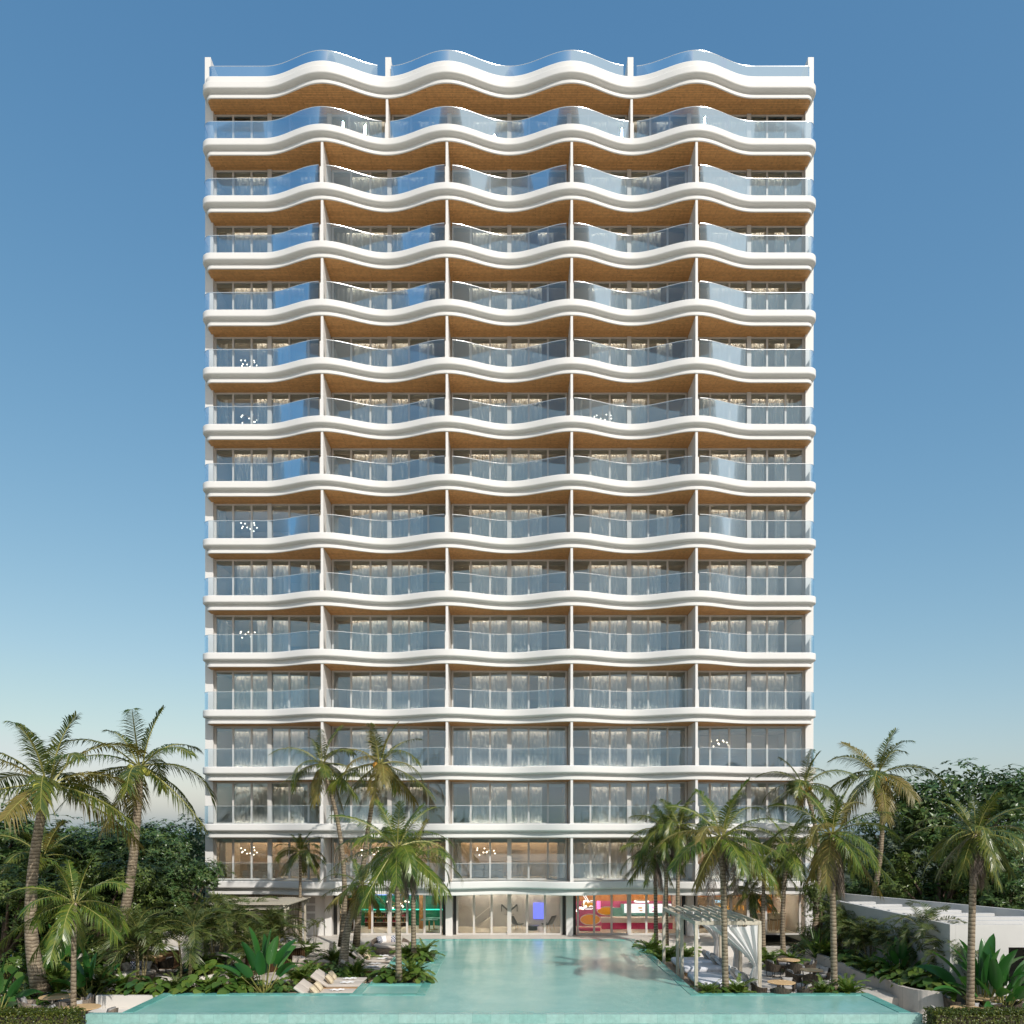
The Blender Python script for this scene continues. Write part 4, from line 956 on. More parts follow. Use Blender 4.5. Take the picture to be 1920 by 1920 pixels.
PL = [  # label, px, d, size, variant, base level
 ('bright fern growing at the left end of the long pool bed', 228, 33.6, .8, 1, BL), ('dark glossy plant in the long pool bed by the pale areca stems', 262, 33.2, .75, 3, BL),
 ('low leafy plant in the pool bed left of the patio', 298, 33.0, .7, 4, BL), ('yellowish fern in the pool bed in front of the round sofa', 330, 33.3, .75, 2, BL),
 ('broad leaved plant in the pool bed below the tall pale stem', 362, 33.0, .8, 4, BL), ('fan of fern leaves in the pool bed below the patio corner', 392, 33.2, .8, 1, BL),
 ('glossy low plant in the pool bed left of the banana plant', 425, 33.0, .85, 4, BL), ('large fern in the pool bed touching the banana plant', 455, 33.4, .95, 1, BL),
 ('small dark plant at the foot of the banana plant', 530, 33.4, .55, 3, BL), ('low plant between the banana plant and the wicker armchair', 520, 35.0, .55, 4, LD),
 ('large fern beside the wicker armchair', 562, 36.6, 1.0, 0, LD), ('fern behind the wicker armchair', 588, 38.0, .8, 1, LD),
 ('fern around the pergola post', 572, 44.6, .95, 0, LD), ('dark fern under the pergola roof edge', 540, 44.8, .95, 0, LD),
 ('fern left of the squat leaning palm at the back', 628, 42.2, .95, 0, LD), ('fern right of the squat leaning palm at the back', 672, 42.6, 1.05, 0, LD),
 ('leafy plant behind the squat palm trunk', 640, 41.4, .6, 5, LD), ('bright leafy plant left of the squat palm foot', 620, 38.6, .75, 5, LD),
 ('fern right of the squat palm foot', 668, 38.2, .85, 1, LD), ('broad leaved plant before the squat palm foot', 645, 37.8, .65, 4, LD),
 ('fern left of the big palm in the near pool planter', 728, 35.2, .75, 4, -.1), ('fern right of the big palm in the near pool planter', 774, 35.6, .9, 1, -.1),
 ('bright fern in front of the big palm in the near pool planter', 752, 34.9, .7, 2, -.1), ('leafy plant at the right corner of the near pool planter', 784, 35.0, .62, 4, -.1),
 ('fern right of the striped trunk in the further pool planter', 795, 41.2, .9, 1, -.1), ('dark fern left of the striped trunk in the further pool planter', 764, 41.6, .8, 0, -.1),
 ('leafy plant in front of the striped trunk in the further pool planter', 790, 40.5, .6, 4, -.1),
 ('fern at the near left of the palm trio', 1218, 43.4, .75, 5, LD), ('tall fern under the left palm of the trio', 1222, 44.8, 1.05, 0, LD), ('fern under the right palm of the trio', 1252, 42.8, .95, 0, LD),
 ('fern behind the far cabana bed', 1284, 42.9, .95, 0, LD), ('dark fern at the left of the far cabana', 1238, 42.0, .75, 1, LD),
 ('fern at the left foot of the front cabana palm', 1332, 32.85, .70, 0, -.35), ('fern at the right foot of the front cabana palm', 1384, 32.9, .80, 1, -.35), ('low leafy plant before the front cabana palm', 1352, 32.62, .55, 4, -.35),
 ('fern left of the cafe window palm', 1440, 41.6, .9, 0, LD), ('fern right of the cafe window palm', 1482, 41.3, .9, 1, LD), ('leafy plant between the two cafe window palms', 1460, 40.8, .6, 4, LD),
 ('fern left of the right pool corner palm', 1543, 32.9, .85, 0, -.4), ('fern right of the right pool corner palm', 1588, 32.9, .9, 1, -.4), ('leafy plant before the right pool corner palm', 1562, 32.62, .6, 5, -.4),
 ('dark plant by the steps at the right end of the tower', 1512, 46.0, .9, 5, LD), ('shaded fern in the curved planter near the agave', 1550, 42.8, .9, 0, LD + .3),
 ('shaded leafy plant where the curved planter turns', 1590, 40.6, .8, 3, LD + .3), ('shaded fern in the middle of the curved planter', 1632, 37.6, .95, 0, LD + .3), ('shaded leafy plant spilling over the curved planter', 1655, 36.6, .8, 3, LD + .3),
 ('leafy plant under the dark banana plant', 1690, 35.4, .8, 4, LD + .3), ('bright fern under the bare stemmed feathery palms', 1722, 34.6, .85, 4, LD + .3), ('broad leaved plant at the foot of the pale bare stem', 1748, 33.9, .85, 3, LD + .3),
 ('spiky fan plant beside the pavilion front corner', 1782, 34.2, .8, 2, LD + .1), ('leafy plant at the near end of the curved planter', 1770, 33.2, .7, 4, LD + .2),
 ('leafy plant under the big right banana plant', 1850, 32.6, .7, 3, -.9), ('dark plant by the pavilion doorway', 1900, 32.4, .8, 3, -.9),
 ('fern at the foot of the leaning far left coconut palm', 45, 34.2, .9, 2, -.9), ('dark plant left of the far left coconut palm', 15, 33.6, .9, 3, -.9), ('leafy plant behind the left dining tables', 70, 33.0, .6, 4, -.9),
 ('bushy fern right of the far left coconut palm', 112, 34.4, 1.1, 1, -.7), ('fern between the coconut palm and the short palm', 100, 36.0, 1.2, 0, -.5), ('dark fern behind the short ringed palm', 168, 34.2, .9, 0, -.6),
 ('bright fern under the areca stems at the left', 190, 34.0, 1.0, 2, BL), ('dark fern in the raised bed right of the patio', 385, 38.8, .8, 0, LD + .3), ('glossy plant in the raised bed right of the patio', 368, 37.9, .75, 3, LD + .3), ('leafy plant at the front of the raised bed right of the patio', 400, 37.4, .7, 4, LD + .3),
 ('shaded plant under the pergola palms', 440, 42.0, .9, 3, LD), ('shaded fern behind the bar counter', 490, 43.0, 1.0, 0, LD), ('shaded plant behind the left patio wall', 300, 43.6, 1.0, 5, LD), ('shaded leafy plant at the left of the kitchen counter', 200, 40.0, 1.2, 5, LD), ('shaded undergrowth plant at the left edge', 20, 36.0, 1.5, 5, LD), ('undergrowth plant between the left palms', 150, 38.4, 1.4, 5, LD),
]
for i, (l, px, d, s, v, zb) in enumerate(PL): shrub(l, px, d, s, v, i * 1.3, zb)

def banana_mesh(seed, h, n, spread=.55, mat1='banana', lw=.17):
    rng = random.Random(seed); S = MB(); C = MB()
    for i in range(n):
        az = i * 2.39996 + rng.uniform(-.3, .3); u = i / n; e = R(86 - 48 * u * spread * 1.6); lp = h * rng.uniform(.38, .5) * (1 - .25 * u); ll = h * rng.uniform(.42, .55) * (1 - .15 * u)
        d0 = Vector((math.cos(az) * math.cos(e), math.sin(az) * math.cos(e), math.sin(e))); b = Vector((math.cos(az) * .08, math.sin(az) * .08, 0)); p = b + d0 * lp
        S.tube([b, b.lerp(p, .5), p], [.03, .02, .014], 6, False)
        side = d0.cross(UP); side = side.normalized() if side.length > .05 else Vector((1, 0, 0)); tw = rng.uniform(-.9, .9); nr0 = side.cross(d0).normalized()
        sd_ = (side * math.cos(tw) + nr0 * math.sin(tw)).normalized(); c = p.copy(); ee = e; k0 = len(C.v); m_ = 9; dr = R(rng.uniform(15, 75)) * (.4 + u)
        for q in range(m_ + 1):
            t = q / m_; ww = ll * lw * 2 * (max(0, math.sin(PI * (t * .93 + .07) ** .75)) ** .6) * (1 if q < m_ else .05)
            d_ = Vector((math.cos(az) * math.cos(ee), math.sin(az) * math.cos(ee), math.sin(ee))); nn = sd_.cross(d_).normalized()
            C.v += [tuple(c - sd_ * ww * .5 + nn * ww * .16), tuple(c), tuple(c + sd_ * ww * .5 + nn * ww * .16)]
            c = c + d_ * ll / m_; ee -= dr / m_
        for q in range(m_):
            for a in (0, 1): C.face(k0 + q * 3 + a, k0 + q * 3 + a + 1, k0 + q * 3 + a + 4, k0 + q * 3 + a + 3)
    return S.mesh('stalks', M['rachis'], True), C.mesh('leaves', M[mat1], True)
bn = [banana_mesh(64, 2.6, 15, .62, lw=.165), banana_mesh(62, 2.6, 20, .75, lw=.15), banana_mesh(63, 2.2, 12, .8)]
def banana(label, px, d, top, v, rot, zb, group='banana leaved plants'):
    s = (zat(top, d) - zb) / (2.45, 2.35, 2.0)[v]
    t_ = thing('banana_plant', label, 'plant', ((px - HX) * d / F, d, zb), rot, group, s); link('stalks', bn[v][0], t_); link('leaves', bn[v][1], t_)
banana('bright banana leaved plant by the pool beside the loungers', 495, 33.2, 1738, 0, .8, BL)
banana('large banana leaved plant before the white pavilion front', 1842, 32.4, 1755, 1, 0, -.7)
banana('banana leaved plant by the pavilion doorway', 1880, 31.9, 1775, 1, 2.2, -.8)
banana('dark banana leaved plant in the shade of the pavilion wall', 1688, 36.4, 1755, 0, 2, LD + .3)
banana('banana leaved plant behind the short ringed palm', 118, 37, 1732, 0, 1, LD)
banana('low banana leaved plant behind the left dining tables', 168, 33.6, 1778, 2, 3, -.6)
banana('banana leaved plant at the far left edge by the hedge', -8, 32.0, 1800, 2, .4, -.9)
# agave
C = MB(); rng = random.Random(70)
for i in range(26):
    az = i * 2.4; e = R(85 - 62 * i / 26); d = Vector((math.cos(az) * math.cos(e), math.sin(az) * math.cos(e), math.sin(e))); s = d.cross(UP).normalized(); n_ = s.cross(d); l = 1.9 * rng.uniform(.8, 1.05); k0 = len(C.v)
    for q in range(6):
        t = q / 5; ww = .085 * (1 - t) ** .6 + .004; c = d * l * t - UP * .25 * t * t * (i / 26); C.v += [tuple(c - s * ww + n_ * ww * .4), tuple(c), tuple(c + s * ww + n_ * ww * .4)]
    for q in range(5):
        for a in (0, 1): C.face(k0 + q * 3 + a, k0 + q * 3 + a + 1, k0 + q * 3 + a + 4, k0 + q * 3 + a + 3)
single('agave_plant', C.mesh('agave_plant', M['broad'], True), 'spiky sword leaved agave right of the terrace steps', 'plant', at(1532, 43.2, -.35))

# hedges
def hedge(label, x0, x1, y0, y1, z0, z1, seed, nl):
    rng = random.Random(seed); root = thing('hedge', label, 'hedge', ((x0 + x1) / 2, y0, z0), 0, 'clipped hedges along the front edge'); o = Vector(root.location)
    q = MB(); q.box(x0 - o.x + .08, x1 - o.x - .08, .08, y1 - y0 - .08, 0, z1 - z0 - .07); link('branches', q.mesh('branches', M['soil']), root)
    C = MB()
    for i in range(nl):
        r_ = rng.random()
        if r_ < .45: p = Vector((rng.uniform(x0, x1), rng.uniform(y0, y1), z1)); nr = UP
        elif r_ < .92: p = Vector((rng.uniform(x0, x1), y0, z0 + (z1 - z0) * rng.random())); nr = Vector((0, -1, .3))
        else: p = Vector((x1 if abs(x1) < abs(x0) else x0, rng.uniform(y0, y1), rng.uniform(z0, z1))); nr = Vector((-1 if x0 > 0 else 1, 0, .3))
        p = p + Vector((rng.gauss(0, .03), rng.gauss(0, .03), rng.gauss(0, .035))); d = Vector((rng.gauss(0, 1), rng.gauss(0, 1), rng.gauss(0, 1))).normalized()
        nr = (nr + Vector((rng.gauss(0, .5), rng.gauss(0, .5), rng.gauss(0, .5)))).normalized(); d = (d - nr * d.dot(nr)).normalized(); leaf_quad(C, p - o, d, nr, rng.uniform(.06, .1), .055)
    link('foliage', C.mesh('foliage', M['hedge']), root)
hedge('clipped green hedge at the left front corner of the pool', -21, -14.22, 27.75, 28.55, -3.2, .19, 81, 17000)
hedge('clipped green hedge at the right front corner of the pool', 13.85, 21, 27.75, 28.55, -3.2, .19, 82, 17000)
# ground cover in the beds
def cover(label, poly_pts, z, n, seed, h=.09):
    rng = random.Random(seed); C = MB(); xs = [p[0] for p in poly_pts]; ys = [p[1] for p in poly_pts]
    def inside(x, y):
        c = False; j = len(poly_pts) - 1
        for i in range(len(poly_pts)):
            (xi, yi), (xj, yj) = poly_pts[i], poly_pts[j]
            if (yi > y) != (yj > y) and x < (xj - xi) * (y - yi) / (yj - yi) + xi: c = not c
            j = i
        return c
    k = 0
    while k < n:
        x, y = rng.uniform(min(xs), max(xs)), rng.uniform(min(ys), max(ys))
        if not inside(x, y): continue
        k += 1; d = Vector((rng.gauss(0, 1), rng.gauss(0, 1), rng.uniform(.1, 1))).normalized(); leaf_quad(C, Vector((x, y, z + rng.random() * h)), d, Vector((rng.gauss(0, .3), -.3, 1)).normalized(), .13, .08)
    tag(link('ground_cover', C.mesh('ground_cover', M['moss'])), label, 'ground cover', kind='stuff')
def bed(name, pts, z0, z1): 
    mb = MB(); mb.prism(pts, z0, z1); struct(name, mb.mesh(name, M['soil']))
B1 = [(-15.6, 32.42), (-8.6, 32.42), (-8.6, 33.1), (-9.3, 34.4), (-10.6, 35.4), (-12.5, 34.4), (-15.6, 34.6)]
bed('planting_bed', B1, LD, BL); cover('mossy green ground cover in the long pool bed', B1, BL, 4200, 91)
B2 = [(-7.9, 36.9), (-6.3, 36.9), (-6.0, 38.6), (-7.0, 40.6), (-8.9, 39.6)]
bed('planting_bed', B2, LD, LD + .08); cover('mossy ground cover around the squat leaning palm', B2, LD + .08, 1500, 92)
for i, (y0, y1) in enumerate(((34.4, 38.1), (40.2, 43.25))):
    mb = MB(); mb.box(-5.6, -3.5, y0, y1, LD, -.10); struct('planter_soil', mb.mesh('planter_soil', M['soil']))
    mb = MB(); mb.box(-5.62, -5.45, y0 + .002, y1 - .002, LD, .02); mb.box(-3.66, -3.502, y0 + .002, y1 - .002, LD, .006); struct('planter_tile_wall', mb.mesh('planter_tile_wall', M['tiletop']))
B3 = [(15.75, 45.2), (15.75, 41), (15.55, 37.3), (16.0, 35.6), (15.9, 33.8), (16.5, 33.2), (17.25, 33.4), (17.25, 45.2)]
bed('planting_bed', B3, LD, LD + .3); cover('shaded ground cover in the curved planter by the pavilion', B3, LD + .3, 2200, 93)
B4 = [(-15.3, 36.9), (-13.1, 36.9), (-12.9, 39.6), (-14.9, 39.8)]
bed('planting_bed', B4, LD, LD + .3)
bed('planting_bed', [(7.75, 32.4), (10.6, 32.4), (10.6, 32.62), (7.75, 33.0)], LD, -.3)

# ------------------------------------------------------------------ low walls, pavilion, pergolas
def lowwall(label, pts, z0, z1, th, m_='panelwall'):
    mb = MB(); P_ = [Vector((p[0], p[1], 0)) for p in pts]; L_ = []; R_ = []
    for i, p in enumerate(P_):
        t_ = (P_[min(i + 1, len(P_) - 1)] - P_[max(i - 1, 0)]).normalized(); s = Vector((-t_.y, t_.x, 0)); L_.append(p + s * th / 2); R_.append(p - s * th / 2)
    mb.prism([(p.x, p.y) for p in L_] + [(p.x, p.y) for p in reversed(R_)], z0, z1)
    return tag(link('garden_wall', mb.mesh('garden_wall', M[m_])), label, 'wall')
def smooth(pts, n=6):
    out = []
    for i in range(len(pts) - 1):
        p0, p1, p2, p3 = [Vector((*pts[max(0, min(len(pts) - 1, j))], 0)) for j in (i - 1, i, i + 1, i + 2)]
        for k in range(n):
            t = k / n; q = .5 * ((2 * p1) + (p2 - p0) * t + (2 * p0 - 5 * p1 + 4 * p2 - p3) * t * t + (3 * p1 - p0 - 3 * p2 + p3) * t ** 3); out.append((q.x, q.y))
    return out + [pts[-1]]
lowwall('curved beige planter wall along the path by the pavilion', smooth([(15.55, 44.6), (15.6, 41), (15.38, 37.4), (15.75, 35.6), (15.6, 34.0), (16.0, 33.0), (16.9, 32.75)]), -.9, -.02, .18)
lowwall('plain beige wall with seat at the left end of the pool', [(-15.6, 32.3), (-13.12, 32.3)], -.9, -.08, .2, 'pale_render' if 'pale_render' in M else 'plaster2')
mb = MB(); mb.box(-15.6, -13.12, 31.5, 32.19, -.9, -.55); tag(link('stone_bench', mb.mesh('stone_bench', M['plaster2'], bevel=.02)), 'built in pale stone bench below the left pool wall', 'bench')
lowwall('raised bed wall at the right of the patio', smooth([(-15.2, 36.8), (-13.9, 36.55), (-12.9, 37.4), (-12.8, 39.2)]), LD, -.12, .15, 'plaster2')
lowwall('tall pale wall behind the garden patio', [(-20.5, 42.3), (-15.2, 42.3)], LD, 1.15, .25, 'plaster2')
lowwall('short pale wall at the left side of the patio', [(-18.9, 37.4), (-19.4, 41.9)], LD, .75, .2, 'plaster2')
lowwall('sloping pale wall behind the short ringed palm', smooth([(-17.6, 35.6), (-16.6, 35.0), (-15.8, 35.2)]), -.9, .25, .18, 'plaster2')
lowwall('white wall behind the cabanas before the fitness window', [(8.2, 45.25), (13.6, 45.25)], LD, .05, .2, 'plaster2')
# white pavilion
pv = thing('garden_pavilion', 'low white flat roofed pavilion with open roof beams on the right', 'pavilion', (17.3, 33.5, -.9)); po = Vector(pv.location)
FP = [(17.3, 33.5), (23.5, 33.5), (22.2, 36.5), (18.35, 46.9), (17.3, 45.2)]
def rel(p): return (p[0] - po.x, p[1] - po.y)
zt_ = 2.47 + .9
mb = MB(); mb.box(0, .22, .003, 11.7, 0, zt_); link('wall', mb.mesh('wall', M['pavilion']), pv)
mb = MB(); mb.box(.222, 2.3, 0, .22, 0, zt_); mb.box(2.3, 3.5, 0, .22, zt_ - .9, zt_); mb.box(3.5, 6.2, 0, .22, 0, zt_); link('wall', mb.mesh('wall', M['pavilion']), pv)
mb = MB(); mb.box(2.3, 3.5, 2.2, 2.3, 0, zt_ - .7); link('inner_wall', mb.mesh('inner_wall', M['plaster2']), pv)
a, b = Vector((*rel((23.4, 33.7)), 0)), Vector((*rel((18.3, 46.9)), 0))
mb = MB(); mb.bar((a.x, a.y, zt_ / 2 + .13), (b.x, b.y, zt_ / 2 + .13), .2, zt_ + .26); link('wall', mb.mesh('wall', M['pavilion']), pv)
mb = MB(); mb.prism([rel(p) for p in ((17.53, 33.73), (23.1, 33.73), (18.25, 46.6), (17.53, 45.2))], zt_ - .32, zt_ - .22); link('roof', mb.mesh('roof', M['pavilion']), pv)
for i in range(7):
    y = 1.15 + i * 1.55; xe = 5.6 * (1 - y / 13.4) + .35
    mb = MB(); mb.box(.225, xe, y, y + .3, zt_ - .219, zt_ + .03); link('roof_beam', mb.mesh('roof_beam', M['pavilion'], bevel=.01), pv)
# pergola at the left end of the tower
pg = thing('pergola', 'pale slatted pergola roof over the bar at the left end of the tower', 'pergola', (-12.9, 44.4, LD)); 
x0, x1, y0, y1, zt_ = -1.9, 1.75, -2.0, 2.2, 2.75
for i, (px, py) in enumerate(((x0, y0), (x1, y0), (x0, y1), (x1, y1))):
    mb = MB(); mb.box(px - .05, px + .05, py - .05, py + .05, 0, zt_); link('post', mb.mesh('post', M['bleached']), pg)
mb = MB()
for y in (y0, y1): mb.box(x0 - .2, x1 + .2, y - .04, y + .04, zt_, zt_ + .14)
for x in (x0, x1): mb.box(x - .04, x + .04, y0 - .2, y1 + .2, zt_ + .142, zt_ + .24)
link('frame', mb.mesh('frame', M['bleached']), pg)
mb = MB()
for i in range(34): x = x0 - .15 + i * .12; mb.box(x, x + .085, y0 - .25, y1 + .25, zt_ + .243, zt_ + .28)
link('slats', mb.mesh('slats', M['bleached']), pg)

# ------------------------------------------------------------------ garden furniture
def rbox(x0, x1, y0, y1, z0, z1, m_, bev, name):
    mb = MB(); mb.box(x0, x1, y0, y1, z0, z1); return mb.mesh(name, m_, True, bev)
def pillow_mesh(name, w_, h_, t_, m_):
    mb = MB(); n = 10
    for sg_ in (1, -1):
        def fn(u, v, sg_=sg_):
            a, b = u * 2 - 1, v * 2 - 1; k = (max(0, (1 - a ** 4) * (1 - b ** 4))) ** .5
            pin = 1 - .10 * (1 - a * a) * abs(b) ** 2; pin2 = 1 - .10 * (1 - b * b) * abs(a) ** 2
            return (a * w_ / 2 * pin2, sg_ * t_ / 2 * k, b * h_ / 2 * pin)
        mb.grid(fn, n, n)
        if sg_ == 1: pass
    return mb.mesh(name, m_, True, 0, True)
pil = {k: pillow_mesh('pillow', .5, .42, .2, M[k]) for k in ('cushion2', 'cushion', 'white_cloth', 'check', 'cushgrey')}
def pillow(label, loc, rz, tilt, kind, group, s=1.0):
    o = single('pillow', pil[kind], label, 'pillow', loc, 0, group, s); o.rotation_euler = (tilt, 0, rz); return o
# tub chairs
def chair_meshes(w1, cush):
    m_ = {}
    mb = MB(); n = 22
    def shell(rr):
        def fn(u, v):
            a = R(-28) + R(236) * u; back = math.sin(max(0, min(PI, a))); zt = .60 + .17 * back ** 2; z = .27 + (zt - .27) * v; r = (.30 + .06 * v) + rr
            return (r * math.cos(a), r * math.sin(a) * .98, z)
        return fn
    mb.grid(shell(.03), n, 4); mb.grid(lambda u, v: shell(0)(1 - u, v), n, 4)
    for u in (0, 1):
        for q in range(4): mb.quad(shell(.03)(u, q / 4), shell(0)(u, q / 4), shell(0)(u, (q + 1) / 4), shell(.03)(u, (q + 1) / 4))
    for q in range(n): mb.quad(shell(.03)(q / n, 1), shell(.03)((q + 1) / n, 1), shell(0)((q + 1) / n, 1), shell(0)(q / n, 1))
    m_['back_shell'] = mb.mesh('back_shell', w1, True)
    mb = MB(); mb.lathe([(.001, .27), (.31, .27), (.33, .30), (.33, .36), (.001, .36)], 22); m_['seat'] = mb.mesh('seat', w1)
    mb = MB(); mb.lathe([(.001, .361), (.27, .361), (.295, .39), (.295, .43), (.26, .46), (.001, .47)], 22); m_['cushion'] = mb.mesh('cushion', cush, True)
    mb = MB(); mb.tube([(0, 0, .28), (0, 0, 0)], [.016, .011], 6); m_['leg'] = mb.mesh('leg', M['frame_dark'])
    return m_
ch_dark, ch_light = chair_meshes(M['wicker_dark'], M['cushgrey']), chair_meshes(M['wicker'], M['cushgrey'])
def tub_chair(label, x, y, z, rot, dark, group):
    m_ = ch_dark if dark else ch_light; t_ = thing('tub_chair', label, 'chair', (x, y, z), rot, group)
    for k in ('back_shell', 'seat', 'cushion'): link(k, m_[k], t_)
    for a in (-1, 1):
        for b in (-1, 1):
            o = link('leg', m_['leg'], t_, (a * .2, b * .2, 0)); o.rotation_euler = (-b * .12, a * .12, 0)
mb = MB(); mb.lathe([(.001, .72), (.55, .72), (.56, .73), (.56, .745), (.55, .755), (.001, .755)], 40); tt_me = mb.mesh('tabletop', M['tabletop'])
mb = MB(); mb.lathe([(.001, .69), (.2, .69), (.2, .719), (.001, .719)], 16); tu_me = mb.mesh('apron', M['frame_dark'])
mb = MB(); mb.tube([(.08, 0, .7), (.12, 0, .35), (.34, 0, 0)], .018, 6); tl_me = mb.mesh('leg', M['frame_dark'])
def round_table(label, x, y, z, s=1.0):
    t_ = thing('dining_table', label, 'table', (x, y, z), 0, 'round outdoor dining tables', 1.0)
    o = link('tabletop', tt_me, t_); o.scale = (s, s, 1); link('apron', tu_me, t_)
    for i in range(4): link('leg', tl_me, t_, (0, 0, 0), R(45 + 90 * i))
def set_table(word, px, py, z, s, chairs, dark):
    p = gnd(px, py, z + .755); round_table('round oak topped dining table ' + word, p.x, p.y, z, s)
    g = 'tub chairs around the dining tables'
    for (ang, pos, pl) in chairs:
        r = .62 * s + .28; a = R(ang); x, y = p.x + r * math.cos(a), p.y + r * math.sin(a)
        tub_chair('%s tub chair %s, table %s' % ('dark' if dark else 'taupe', pos, word), x, y, z, a - PI / 2, dark, g)
        if pl: pillow('grey pillow on the chair %s, table %s' % (pos, word), (x + .16 * math.cos(a), y + .16 * math.sin(a), z + .62), a - PI / 2, R(-18), 'cushgrey', 'grey pillows on the tub chairs', .85)
NEAR, FAR_, LEFT, RIGHT = 'on the near side', 'on the far side', 'on the left side', 'on the right side'
set_table('nearest the cafe steps', 1479, 1799, LD, .9, ((200, LEFT, 1), (265, NEAR, 0), (-15, RIGHT, 1), (85, FAR_, 0)), True)
set_table('behind the right pool corner palm', 1522, 1818, LD, .85, ((190, LEFT, 1), (250, NEAR, 0), (40, RIGHT, 1)), True)
set_table('beside the front cabana', 1465, 1841, LD, .95, ((185, LEFT, 1), (250, NEAR, 0), (-35, RIGHT, 1), (60, FAR_, 1)), True)
set_table('under the right pavilion wall', 1841, 1870, -.9, 1.1, ((165, LEFT, 1), (265, NEAR, 1), (-25, RIGHT, 0), (70, FAR_, 1)), True)
set_table('against the right hedge', 1816, 1891, -.9, 1.1, ((165, LEFT, 1), (5, RIGHT, 0), (55, FAR_, 1)), True)
set_table('further from the left hedge', 106, 1868, -.9, 1.1, ((195, LEFT, 1), (240, NEAR, 0), (300, 'at the near right', 0), (20, RIGHT, 1), (100, FAR_, 1)), False)
set_table('against the left hedge', 153, 1888, -.9, 1.15, ((172, LEFT, 1), (-10, RIGHT, 1), (125, FAR_, 1)), False)
set_table('in front of the kitchen counter', 286, 1793, LD, .8, ((200, LEFT, 0), (-20, RIGHT, 1), (270, NEAR, 0)), True)
# kitchen counter behind
kc = thing('kitchen_counter', 'white topped outdoor kitchen counter behind the patio table', 'counter', (-16.9, 41.4, LD))
link('counter_top', rbox(-1.0, 1.1, -.45, .45, .92, .99, M['plaster'], .01, 'counter_top'), kc)
mb = MB(); mb.box(-.9, 1.0, -.35, .4, .0, .919); link('base', mb.mesh('base', M['darkwood']), kc); mb = MB(); mb.box(1.1, 1.5, -.46, .46, 0, 1.0); link('end_panel', mb.mesh('end_panel', M['plaster2']), kc)
# bar counter and stools
bc = thing('bar_counter', 'long pale marble bar counter running back from the banana plant', 'counter', (-11.5, 40.2, LD), math.atan2(3.2, 2.4))
link('counter_top', rbox(-2.3, 2.3, -.5, .5, 1.0, 1.07, M['marble'], .02, 'counter_top'), bc)
mb = MB()
for i in range(28): mb.box(-1.2 + i * .12, -1.2 + i * .12 + .07, -.30, -.26, 0, .999)
mb.box(-1.2, 2.1, -.25, .25, .05, .998); link('slatted_front', mb.mesh('slatted_front', M['darkwood']), bc)
mb = MB(); mb.tube([(-2.0, .2, 0), (-2.0, .2, 1.0)], .04, 8); link('leg', mb.mesh('leg', M['frame_dark']), bc); mb = MB(); mb.tube([(-2.0, -.2, 0), (-2.0, -.2, 1.0)], .04, 8); link('leg', mb.mesh('leg', M['frame_dark']), bc)
def stool(label, x, y, rot):
    t_ = thing('bar_stool', label, 'stool', (x, y, LD), rot, 'dark stools at the garden bar')
    mb = MB(); mb.lathe([(.001, .66), (.19, .66), (.2, .68), (.19, .71), (.001, .71)], 18); link('seat', mb.mesh('seat', M['frame_dark']), t_)
    mb = MB(); mb.grid(lambda u, v: (.21 * math.cos(PI * u), .21 * math.sin(PI * u), .74 + .2 * v), 12, 2); o = link('backrest', mb.mesh('backrest', M['wicker_dark'], True), t_); q = o.modifiers.new('thickness', 'SOLIDIFY'); q.thickness = .03
    for a in (-1, 1):
        for b in (-1, 1): mb = MB(); mb.tube([(a * .12, b * .12, .66), (a * .19, b * .19, 0)], .012, 5); link('leg', mb.mesh('leg', M['frame_dark']), t_)
ca, sa = math.cos(math.atan2(3.2, 2.4)), math.sin(math.atan2(3.2, 2.4))
for i, (u, v, l) in enumerate(((-2.2, .85, 'at the near left corner of the bar'), (-1.5, .9, 'second along the left side of the bar'), (-.8, .9, 'third along the left side of the bar'), (-.1, .9, 'fourth along the left side of the bar'), (-1.9, -.75, 'at the near right corner of the bar'))):
    stool('dark bar stool ' + l, -11.5 + u * ca - v * sa, 40.2 + u * sa + v * ca, math.atan2(3.2, 2.4) + (0 if v > 0 else PI))
